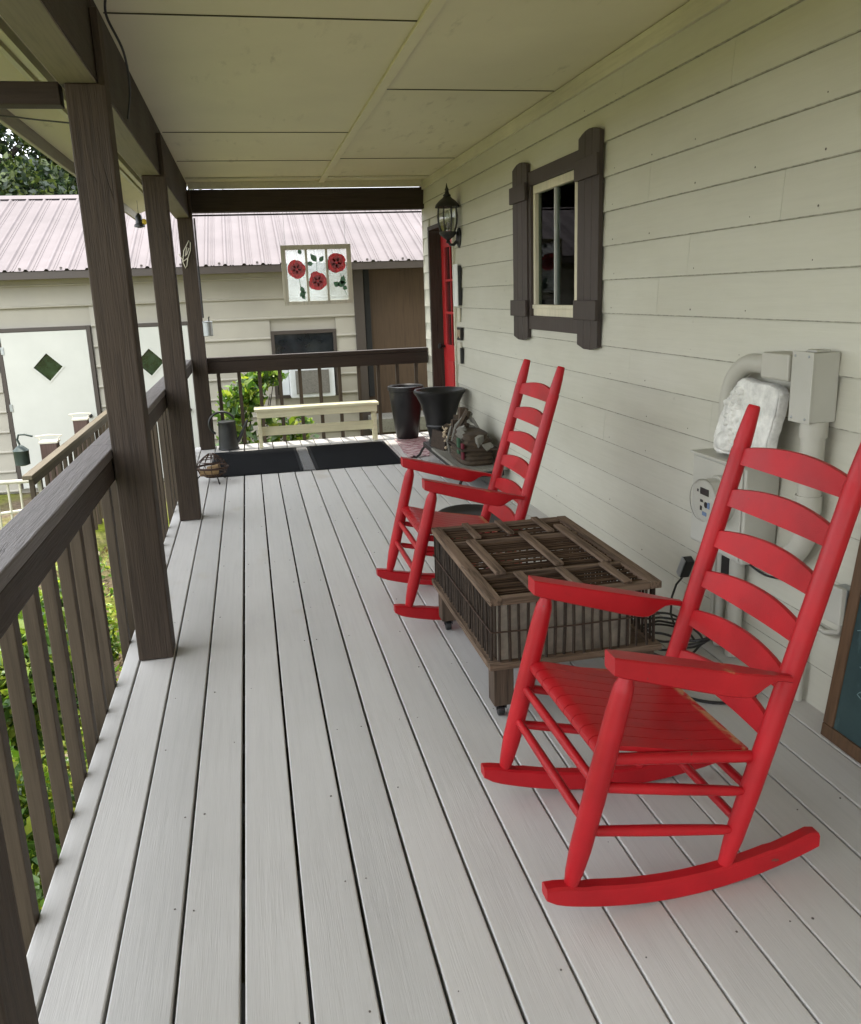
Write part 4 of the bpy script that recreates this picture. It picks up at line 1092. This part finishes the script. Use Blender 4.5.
# rod, tin and wire ornament on the far corner post
cable('post_cord', [(-.405, 8.765, 2.22), (-.408, 8.762, 1.9), (-.41, 8.762, 1.6), (-.412, 8.76, 1.3)], .008, 'dark cord running down the far corner post above the little tin', cat='cord')
ht = thing('hanging_tin', (-.385, 8.70, 1.1), 'small grey tin can fixed to the far corner post above the end railing', 'tin')
b = MB(); b.lathe([(.042, 1.125), (.046, 1.13), (.046, 1.255), (.05, 1.26), (.046, 1.265), (.02, 1.27)], (-.377, 8.715, 0), 20); b.build('can', M['zinc'], ht, smooth=True)
b = MB(); b.tube([(-.36, 8.715, 1.26), (-.36, 8.715, 1.30), (-.352, 8.715, 1.31)], .006, 7); b.build('hook', M['iron'], ht, smooth=True)
b = MB()
for q in ([(-.55, 0, 1.83), (-.53, 0, 1.93), (-.475, 0, 2.02), (-.462, 0, 2.0), (-.47, 0, 1.93), (-.50, 0, 1.86), (-.55, 0, 1.83)], [(-.55, 0, 1.83), (-.53, 0, 1.77), (-.515, 0, 1.79), (-.50, 0, 1.86)], [(-.52, 0, 1.88), (-.50, 0, 1.96), (-.48, 0, 1.95), (-.51, 0, 1.89)], [(-.545, 0, 1.84), (-.58, 0, 1.90)]):
    b.tube([(x, 8.772, z) for x, _, z in q], .0045, 6)
tag(b.build('wire_ornament', M['white_iron'], smooth=True), 'white bent wire butterfly ornament on the far corner post', 'ornament')
hb = thing('bird_feeder', (-.985, 9.0, 2.2), 'tiny dark hanging bird feeder with yellow flower under the far eave', 'bird feeder')
b = MB(); b.lathe([(.004, 2.30), (.03, 2.27), (.035, 2.20), (.05, 2.19), (.05, 2.17), (.01, 2.16)], (-.93, 9.0, 0), 14); b.build('feeder_body', M['black'], hb, smooth=True)
b = MB(); b.lathe([(.003, -.012), (.028, -.006), (.028, .006), (.003, .012)], (-.885, 8.99, 2.215), 12, Matrix.Rotation(PI/2, 4, 'X')); b.build('yellow_flower', plain('yellow_plastic', (.6, .42, .03), .4), hb, smooth=True)
b = MB(); b.tube([(-.93, 9.0, 2.29), (-.93, 9.0, 2.41)], .002, 5); b.build('wire', M['iron'], hb)

# ------------------------------------------------------------------ shed next door
YS = 11.5
shed = thing('shed', (0, 13.5, -.8), 'tan sided shed with pink ribbed metal roof beyond the porch', 'shed')
b = MB(); ex = .252
z = -.82
sections = [(-7.0, -3.03), (-1.88, -1.78), (-.62, .27), (1.15, 1.40)]
k = 0
while z < 1.80:
    zt = min(z+ex, 1.85)
    cuts = [(-7.0, 1.40)]
    holes = []
    if z < 1.20: holes += [(-3.03, -1.90), (-1.78, -.66)]
    if zt > .17 and z < 1.04: holes += [(.285, 1.14)]
    def sub(cs_, a, c):
        o = []
        for s0, s1 in cs_:
            if c <= s0 or a >= s1: o.append((s0, s1)); continue
            if a > s0: o.append((s0, a))
            if c < s1: o.append((c, s1))
        return o
    for h in holes: cuts = sub(cuts, *h)
    for s0, s1 in cuts:
        b.prism([(YS-.030, z+.006), (YS-.030, z+.018), (YS-.022, z+.03), (YS-.006, zt-.035), (YS-.001, zt), (YS+.02, zt), (YS+.02, z), (YS-.022, z)], 'x', s0, s1)
    z += ex
b.box((-7.0, YS+.021, -.85), (1.40, YS+.12, 1.86)); b.box((-7.0, YS+.121, -.85), (-6.9, 16.5, 1.9)); b.box((-7.0, 16.5, -.85), (4.5, 16.6, 1.9)); b.box((4.4, YS+.4, -.85), (4.5, 16.5, 1.9))
b.build('siding_wall', M['shed_siding'], shed)
b = MB(); b.box((1.40, YS-.04, -.85), (1.53, YS+.06, 1.84)); b.build('corner_board', M['shed_trim'], shed, bev=.004)
b = MB(); b.box((1.53, YS+.08, -.85), (4.39, YS+.14, 1.86)); b.build('brown_panel', M['shed_brown'], shed)
b = MB(); b.box((1.50, YS-.5, -.30), (4.4, YS+.079, -.12)); 
b.build('shed_step', M['grey_board'], shed, bev=.004)
b = MB(); b.box((1.545, YS+.03, .12), (1.62, YS+.07, 1.80)); b.build('track_board', M['dark'], shed, bev=.003)
def shed_door(x0):
    x1 = x0+1.0; z0, z1 = -.78, 1.165
    b = MB(); cx, cz, h_ = x0+.50, .73, .175
    # slab with a diamond opening
    vs = [(x0, z0), (x1, z0), (x1, z1), (x0, z1), (cx, cz-h_), (cx+h_, cz), (cx, cz+h_), (cx-h_, cz)]
    for (yy, flip) in ((YS-.045, 0), (YS-.005, 1)):
        b._new([(x, yy, z) for x, z in vs], [(0, 1, 5, 4), (1, 2, 6, 5), (2, 3, 7, 6), (3, 0, 4, 7)])
    for i, j in ((4, 5), (5, 6), (6, 7), (7, 4), (0, 1), (1, 2), (2, 3), (3, 0)):
        b._new([(vs[i][0], YS-.045, vs[i][1]), (vs[j][0], YS-.045, vs[j][1]), (vs[j][0], YS-.005, vs[j][1]), (vs[i][0], YS-.005, vs[i][1])], [(0,1,2,3)])
    d = b.build('shed_door', M['shed_door'], shed)
    b = MB(); t = .03
    for i in range(4):
        a = [(0, -1), (1, 0), (0, 1), (-1, 0)]; p, q = a[i], a[(i+1) % 4]
        o1, i1 = h_+.022, h_-.004
        b._new([(cx+p[0]*o1, YS-.052, cz+p[1]*o1), (cx+q[0]*o1, YS-.052, cz+q[1]*o1), (cx+q[0]*i1, YS-.052, cz+q[1]*i1), (cx+p[0]*i1, YS-.052, cz+p[1]*i1),
                (cx+p[0]*o1, YS-.044, cz+p[1]*o1), (cx+q[0]*o1, YS-.044, cz+q[1]*o1), (cx+q[0]*i1, YS-.044, cz+q[1]*i1), (cx+p[0]*i1, YS-.044, cz+p[1]*i1)], [(0,1,2,3), (4,5,1,0), (2,6,7,3)])
    b.build('diamond_frame', M['shed_door'], d)
    b = MB(); b._new([(cx, YS-.02, cz-h_), (cx+h_, YS-.02, cz), (cx, YS-.02, cz+h_), (cx-h_, YS-.02, cz)], [(0,1,2,3)]); b.build('diamond_pane', M['green_glass'], d)
    b = MB(); b.box((x0-.05, YS-.05, z0), (x0-.004, YS+.02, z1+.05)); b.box((x1+.004, YS-.05, z0), (x1+.05, YS+.02, z1+.05)); b.box((x0-.003, YS-.05, z1+.004), (x1+.003, YS+.02, z1+.05)); b.build('door_casing', M['shed_trim'], shed, bev=.003)
    for zz in (-.4, .25, .95):
        b = MB(); b.box((x0-.015, YS-.056, zz-.045), (x0+.02, YS-.0455, zz+.045)); b.build('hinge', M['zinc'], d, bev=.002)
    b = MB(); b.lathe([(.012, 0), (.03, .03), (.02, .05), (.002, .055)], (x1-.08, YS-.046, .10), 12, Matrix.Rotation(PI/2, 4, 'X')); b.build('knob', M['black'], d, smooth=True)
shed_door(-2.965); shed_door(-1.745)
# window with the air conditioner
b = MB(); x0, x1, z0, z1 = .285, 1.14, .17, 1.045
b.box((x0, YS-.035, z1-.045), (x1, YS+.03, z1)); b.box((x0, YS-.035, z0), (x0+.045, YS+.03, z1-.046)); b.box((x1-.045, YS-.035, z0), (x1, YS+.03, z1-.046)); b.box((x0+.046, YS-.035, z0), (x1-.046, YS+.03, z0+.045)); b.box((x0+.046, YS-.03, .60), (x1-.046, YS+.02, .64))
sw = b.build('window', M['shed_trim'], shed, bev=.003)
b = MB(); b.box((x0+.04, YS-.004, z0+.04), (x1-.04, YS+.004, z1-.04)); b.build('pane', M['dark_glass'], sw)
ac = thing('air_conditioner', (.76, YS-.2, .2), 'white window air conditioner in the shed wall seen through the end railing', 'air conditioner')
b = MB(); b.box((.48, YS-.36, .20), (1.05, YS-.04, .60)); b.build('case', M['ac_white'], ac, bev=.01)
b = MB(); b.box((.55, YS-.375, .25), (.98, YS-.361, .55)); b.build('grille', M['ac_grille'], ac, bev=.003)
b = MB(); b.box((.35, YS-.055, .215), (.475, YS-.04, .595)); b.build('side_curtain', M['ac_white'], ac)
# roof : ribbed metal
b = MB(); ye, ze, yr, zr = 11.12, 1.868, 14.05, 3.0
nrm = Vector((0, -(zr-ze), (yr-ye))).normalized()
def slope(x0, x1, a, c, up_):
    P0, P1 = Vector((0, *a)), Vector((0, *c)); 
    b._new([Vector((x0, P0.y, P0.z)), Vector((x1, P0.y, P0.z)), Vector((x1, P1.y, P1.z)), Vector((x0, P1.y, P1.z))], [(0,1,2,3)])
x = -7.4
prof = []
XR = 5.2
while x < XR:
    prof += [(x, 0), (x+.085, 0), (x+.10, .022), (x+.125, .022), (x+.14, 0)]; 
    prof += [(x+.165, .0), (x+.170, .008), (x+.180, .008), (x+.185, 0), (x+.195, .0), (x+.200, .008), (x+.210, .008), (x+.215, 0)]
    x += .2286
lo = [b.bm.verts.new((px, ye+nrm.y*h_, ze+nrm.z*h_)) for px, h_ in prof]; hi = [b.bm.verts.new((px, yr+nrm.y*h_*.0, zr+h_)) for px, h_ in prof]
for i in range(len(prof)-1): b.bm.faces.new((lo[i], lo[i+1], hi[i+1], hi[i]))
b._new([(-7.4, yr, zr-.002), (XR, yr, zr-.002), (XR, 17.0, 1.868), (-7.4, 17.0, 1.868)], [(0,1,2,3)])
rf = b.build('metal_roof', M['roof_metal'], shed)
b = MB(); b.prism([(yr-.14, zr-.03), (yr, zr+.035), (yr+.14, zr-.03), (yr, zr+.025)], 'x', -7.42, XR+.02); b.build('ridge_cap', M['roof_metal'], rf)
x = -7.4+.27; scr = None
while x < XR:
    if scr is None:
        b = MB(); b.lathe([(.016, 0), (.016, .014), (.009, .022)], (0, 0, 0), 8); scr = b.build('screw_head', M['shed_trim'], rf, world=False); q = scr
    else:
        q = scr.copy(); COL.objects.link(q); q.parent = rf
    q.location = Vector((x, ye+.035, ze+.022)) - Vector(shed.location); x += .4572
b = MB(); b.box((-7.35, ye+.01, 1.775), (XR-.05, ye+.045, 1.862)); b.build('fascia', M['shed_trim'], shed, bev=.003)
b = MB(); b.box((-7.35, ye+.046, 1.815), (XR-.05, YS-.001, 1.83)); b.build('soffit', M['shed_siding'], shed)

# ------------------------------------------------------------------ garden left of the porch
gr = thing('garden_railing', (-1.65, 8.6, -.82), 'lower weathered handrail outside the porch, left of the front post', 'railing')
b = MB(); b.box((-1.685, 6.5, .250), (-1.615, 10.4, .282)); b.build('handrail', wood_paint('olive_tan_rail', (.13, .105, .07), 'y', .6, .25, .4), gr, bev=.004)
b = MB(); b.box((-1.655, 6.55, .195), (-1.62, 10.35, .249)); b.build('side_rail', M['baluster'], gr, bev=.003)
for y in [6.7 + k*.24 for k in range(16)]:
    b = MB(); b.box((-1.69, y-.017, -.75), (-1.657, y+.017, .243)); b.build('baluster', M['baluster'], gr, bev=.003)
def gpost(y, label, lantern=False):
    t = thing('garden_post', (-1.79, y, -.85), label, 'post', 'square posts of the garden railing')
    b = MB(); b.box((-1.86, y-.06, -.85), (-1.72, y+.06, .30)); b.build('post', M['post_cap'], t, bev=.004)
    b = MB(); b.tube([(-1.90, y, .36), (-1.87, y, .34), (-1.86, y, .305)], .006, 6); b.tube([(-1.68, y, .36), (-1.71, y, .34), (-1.72, y, .305)], .006, 6); b.tube([(-1.90, y, .36), (-1.79, y, .37), (-1.68, y, .36)], .007, 6)
    b.box((-1.868, y-.066, .301), (-1.712, y+.066, .317)); b.build('cap', M['white_iron'], t, smooth=True)
gpost(7.95, 'plum brown garden post with pale cap, the nearer one, beside the hanging lantern'); gpost(9.45, 'plum brown garden post with wire cap, the farther one, in front of the white door')
hl = thing('garden_lantern', (-1.98, 7.7, .2), 'small dark lantern hanging from a curled hook beside the nearer garden post', 'lantern')
b = MB(); b.lathe([(.03, .155), (.060, .165), (.062, .28), (.066, .285), (.03, .32), (.008, .335)], (-1.97, 7.7, 0), 16); b.build('lantern_body', M['greenlamp'], hl, smooth=True)
b = MB(); b.tube([(-1.97, 7.7, .33), (-1.985, 7.7, .38), (-1.97, 7.7, .42), (-1.92, 7.7, .42), (-1.86, 7.7, .40)], .009, 7); b.build('hook', M['greenlamp'], hl, smooth=True)

def gchair(x, y, rz):
    t = thing('garden_chair', (x, y, -.82), 'cream wire garden chair on the ground left of the porch, half hidden by the railing', 'chair', rz=rz)
    def T(pts, r_, name): b = MB(); b.tube(pts, r_, 7); return b.build(name, M['white_iron'], t, world=False, smooth=True)
    for s in (-1, 1):
        T([(s*.27, -.22, 0), (s*.25, -.22, .45), (s*.27, -.30, .75), (s*.25, -.33, 1.02)], .016, 'back_leg'); T([(s*.27, .28, 0), (s*.25, .25, .45)], .014, 'front_leg')
    T([(-.25, -.33, 1.02), (0, -.34, 1.04), (.25, -.33, 1.02)], .016, 'top_rail')
    T([(-.26, -.29, .80), (.26, -.29, .80)], .012, 'back_rail')
    for k in range(6): T([(-.2+.08*k, -.22, .46), (-.2+.08*k, -.29, .8), (-.2+.08*k, -.335, 1.03)], .009, 'back_spindle')
    b = MB(); 
    for k in range(9): b.box((-.25, -.22+k*.055, .45), (.25, -.185+k*.055, .462))
    b.build('seat', M['white_iron'], t, world=False)
gchair(-1.98, 6.95, .35)

def leaves(name, mat, pts, sz, parent=None, seed=1):
    """many leaf faces as one mesh: pts = list of (pos, spread)"""
    rg = random.Random(seed); b = MB(); bm = b.bm
    for p in pts:
        s_ = sz*rg.uniform(.4, 1.4); n = Vector((rg.gauss(0, .7), rg.gauss(0, .7), rg.uniform(.05, 1.0))).normalized()
        a = n.orthogonal().normalized(); a = Matrix.Rotation(rg.random()*6.28, 3, n) @ a; c_ = n.cross(a)
        dn = n*s_*.12
        v = [bm.verts.new(q) for q in (p-a*s_*.6, p-c_*s_*.30-dn, p+a*s_*.15-c_*s_*.33-dn, p+a*s_*.7-dn*2, p+a*s_*.15+c_*s_*.33-dn, p+c_*s_*.30-dn)]
        bm.faces.new((v[0], v[1], v[2], v[3])); bm.faces.new((v[0], v[3], v[4], v[5]))
    return b.build(name, mat, parent, recalc=False)
def cloud(rg, cs_, n, k=.6):
    o = []
    for _ in range(n):
        c, r_ = rg.choice(cs_); d = Vector((rg.gauss(0, 1), rg.gauss(0, 1), rg.gauss(0, 1))).normalized()*(rg.random()**k)
        o.append(Vector(c)+Vector((d.x*r_[0], d.y*r_[1], d.z*r_[2])))
    return o
def shrub(x, y, r_, h, label, seed, mat='leaf', n=7000, sz=.040, z0=-.82):
    rg = random.Random(seed)
    t = thing('shrub', (x, y, z0), label, 'shrub', 'shrubs along the left side of the porch')
    b = MB(); tips = []
    for k in range(9):
        a = rg.random()*6.28; q = Vector((x+r_*.7*math.cos(a)*rg.random(), y+r_*.7*math.sin(a)*rg.random(), z0+h*rg.uniform(.55, .95))); tips.append(q)
        b.tube([(x+.04*math.cos(a), y+.04*math.sin(a), z0-.02), Vector((x, y, z0)).lerp(q, .5)+Vector((0, 0, .06)), q], [.012, .008, .003], 6)
    b.build('stem', M['bark'], t, smooth=True)
    cs_ = [((q.x, q.y, q.z-.05), (r_*.45, r_*.45, h*.22)) for q in tips] + [((x, y, z0+h*.4), (r_*.85, r_*.85, h*.36))]
    leaves('foliage', M[mat], cloud(rg, cs_, n), sz, t, seed)
for i, (x, y, r_, h, l, mt_) in enumerate([(-1.12, 2.7, .46, .90, 'bright green leafy shrub seen low through the nearest balusters', 'leaf_vine'), (-1.20, 3.7, .46, .98, 'leafy green shrub behind the foot of the tall front post', 'leaf'),
        (-1.25, 1.85, .48, .70, 'small yellow green shrub at the lowest left between balusters', 'leaf_vine'), (-1.9, 3.1, .5, .8, 'rounded green shrub in the second row away from the deck', 'leaf'), (-1.2, 4.8, .35, .75, 'leafy shrub beside the middle railing section', 'leaf'), (-2.2, 4.4, .5, .8, 'broad green shrub farthest from the deck, left of the railing', 'leaf')]):
    shrub(x, y, r_, h, l, 40+i, mt_)
# fallen leaves and low cover: uncountable
rg = random.Random(77)
gp = [Vector((rg.uniform(-3.4, -.66), rg.uniform(.4, 8.5), -.80+rg.random()*.05)) for _ in range(3600)]
tag(leaves('leaf_litter', leaf_mat('dry_leaf', (.10, .06, .035), (.22, .15, .09), (.34, .27, .19), .1), gp, .038, None, 5), 'dry fallen leaves scattered on the ground beside the deck', 'leaf litter', kind='stuff')
gp = []
for _ in range(260):
    c = Vector((rg.uniform(-3.6, -.72), rg.uniform(.4, 7.5), -.74))
    for _ in range(70): gp.append(c+Vector((rg.gauss(0, .12), rg.gauss(0, .12), abs(rg.gauss(0, .06)))))
tag(leaves('ground_cover', M['leaf_vine'], gp, .036, None, 6), 'low bright green ground cover beside the deck', 'ground cover', kind='stuff')
# climbing plant beyond the end railing
vn = thing('vine_bush', (-.1, 9.75, -.82), 'bright green climbing bush behind the watering can and end railing', 'bush')
rg = random.Random(61); b = MB()
for k in range(7): 
    a = rg.uniform(-.5, .5); b.tube([(-.1+.1*a, 9.75, -.85), (-.1+.4*a, 9.7, -.2), (-.1+.6*a+.1, 9.7, .3+.4*rg.random())], [.015, .01, .004], 6)
b.build('stem', M['bark'], vn, smooth=True)
leaves('foliage', M['leaf'], cloud(rg, [((-.22, 9.65, .25), (.22, .22, .32)), ((-.05, 9.7, .45), (.22, .2, .22)), ((.15, 9.85, .62), (.22, .16, .12)), ((-.1, 9.7, -.2), (.4, .3, .4)), ((.35, 9.7, .02), (.35, .2, .22))], 1500), .085, vn, 8)

# trees behind the shed roof
def tree(x, y, h, r_, label, seed, n=9000):
    rg = random.Random(seed); t = thing('tree', (x, y, -.8), label, 'tree', 'dark trees behind the shed')
    b = MB(); b.tube([(x, y, -.85), (x+.1, y, h*.3), (x-.1, y+.1, h*.6), (x, y, h*.85)], [.24, .18, .12, .04], 10); tips = []
    for k in range(16):
        a = rg.random()*6.28; z = h*rg.uniform(.25, .85); rr = r_*rg.uniform(.45, .95)*(1-.35*(z/h)); q = Vector((x+rr*math.cos(a), y+rr*math.sin(a), z+.5)); tips.append(q)
        b.tube([(x, y, z-.5), Vector((x, y, z-.3)).lerp(q, .55)+Vector((0, 0, .1)), q], [.07, .045, .015], 6)
    b.build('trunk', M['bark'], t, smooth=True)
    cs_ = [(tuple(q), (r_*rg.uniform(.25, .42), r_*rg.uniform(.25, .42), h*rg.uniform(.06, .11))) for q in tips] + [((x, y, h*.6), (r_*.5, r_*.5, h*.3))]
    leaves('crown', M['leaf_dark'], cloud(rg, cs_, n, .5), .115, t, seed)
tree(-4.6, 18.6, 7.6, 2.8, 'dark leafy tree over the shed roof at the top left, beside the eave', 5, 75000)
tree(-7.4, 20.8, 9.2, 3.4, 'taller dark leafy tree behind the shed at the far left edge', 6, 24000)
tree(-1.6, 20.5, 7.2, 2.6, 'dark leafy tree behind the shed roof, hidden mostly by the front post', 7, 12000)

# ------------------------------------------------------------------ camera
h = 1.46
yaw, pitch, roll, fpx = 0.1995339222896024, 0.25220120111233874, 0.03639223304985467, 850.7828
cyw, syw, cp, sp = math.cos(yaw), math.sin(yaw), math.cos(pitch), math.sin(pitch)
fwd = Vector((syw*cp, cyw*cp, -sp)); right = Vector((cyw, -syw, 0)); down = fwd.cross(right)
r2 = right*math.cos(roll) + down*math.sin(roll); d2 = -right*math.sin(roll) + down*math.cos(roll)
cam = bpy.data.cameras.new('Camera'); co = bpy.data.objects.new('Camera', cam); COL.objects.link(co)
m3 = Matrix((r2, -d2, -fwd)).transposed()
co.matrix_world = Matrix.Translation((0, 0, h)) @ m3.to_4x4()
cam.sensor_fit = 'HORIZONTAL'; cam.sensor_width = 36; cam.lens = 36*fpx/861
cam.clip_start = .05; cam.clip_end = 500
sc.camera = co

# ------------------------------------------------------------------ light
SUN_EL, SUN_AZ = 72, 14         # high, slightly left of the far end (azimuth from +Y towards -X)
w = bpy.data.worlds.new('World'); sc.world = w; w.use_nodes = True
nt = w.node_tree; nt.nodes.clear()
sky = nt.nodes.new('ShaderNodeTexSky'); sky.sky_type = 'NISHITA'; sky.sun_disc = False
sky.sun_elevation = R(SUN_EL); sky.sun_rotation = R(-SUN_AZ); sky.dust_density = 2.5; sky.air_density = 1.0; sky.ozone_density = .8
tcw = nt.nodes.new('ShaderNodeTexCoord'); cn = nt.nodes.new('ShaderNodeTexNoise'); cn.inputs['Scale'].default_value = 2.2; cn.inputs['Detail'].default_value = 6
nt.links.new(tcw.outputs['Generated'], cn.inputs['Vector'])
cm = nt.nodes.new('ShaderNodeMix'); cm.data_type = 'RGBA'      # thin bright cloud over most of the sky
nt.links.new(ramp(nt, cn.outputs['Fac'], [(.25, (.72,)*3), (.6, (.96,)*3)]), cm.inputs[0]); nt.links.new(sky.outputs[0], cm.inputs[6]); cm.inputs[7].default_value = (8.3, 8.65, 9.1, 1)
bg = nt.nodes.new('ShaderNodeBackground'); bg.inputs[1].default_value = .15
wo = nt.nodes.new('ShaderNodeOutputWorld'); nt.links.new(cm.outputs[2], bg.inputs[0]); nt.links.new(bg.outputs[0], wo.inputs[0])
sl = bpy.data.lights.new('sun', 'SUN'); sl.energy = 2.0; sl.angle = R(3); sl.color = (1, .95, .86)
so = bpy.data.objects.new('sun', sl); COL.objects.link(so)
d = Vector((-math.sin(R(SUN_AZ))*math.cos(R(SUN_EL)), math.cos(R(SUN_AZ))*math.cos(R(SUN_EL)), math.sin(R(SUN_EL))))
so.rotation_euler = d.to_track_quat('Z', 'Y').to_euler(); so.location = d*30
sc.view_settings.view_transform = 'Standard'; sc.view_settings.look = 'None'; sc.view_settings.gamma = 1; sc.view_settings.use_curve_mapping = False
sc.view_settings.exposure = 1.72
sc.cycles.max_bounces = 10; sc.cycles.diffuse_bounces = 6; sc.cycles.transparent_max_bounces = 12
sc.cycles.use_denoising = True
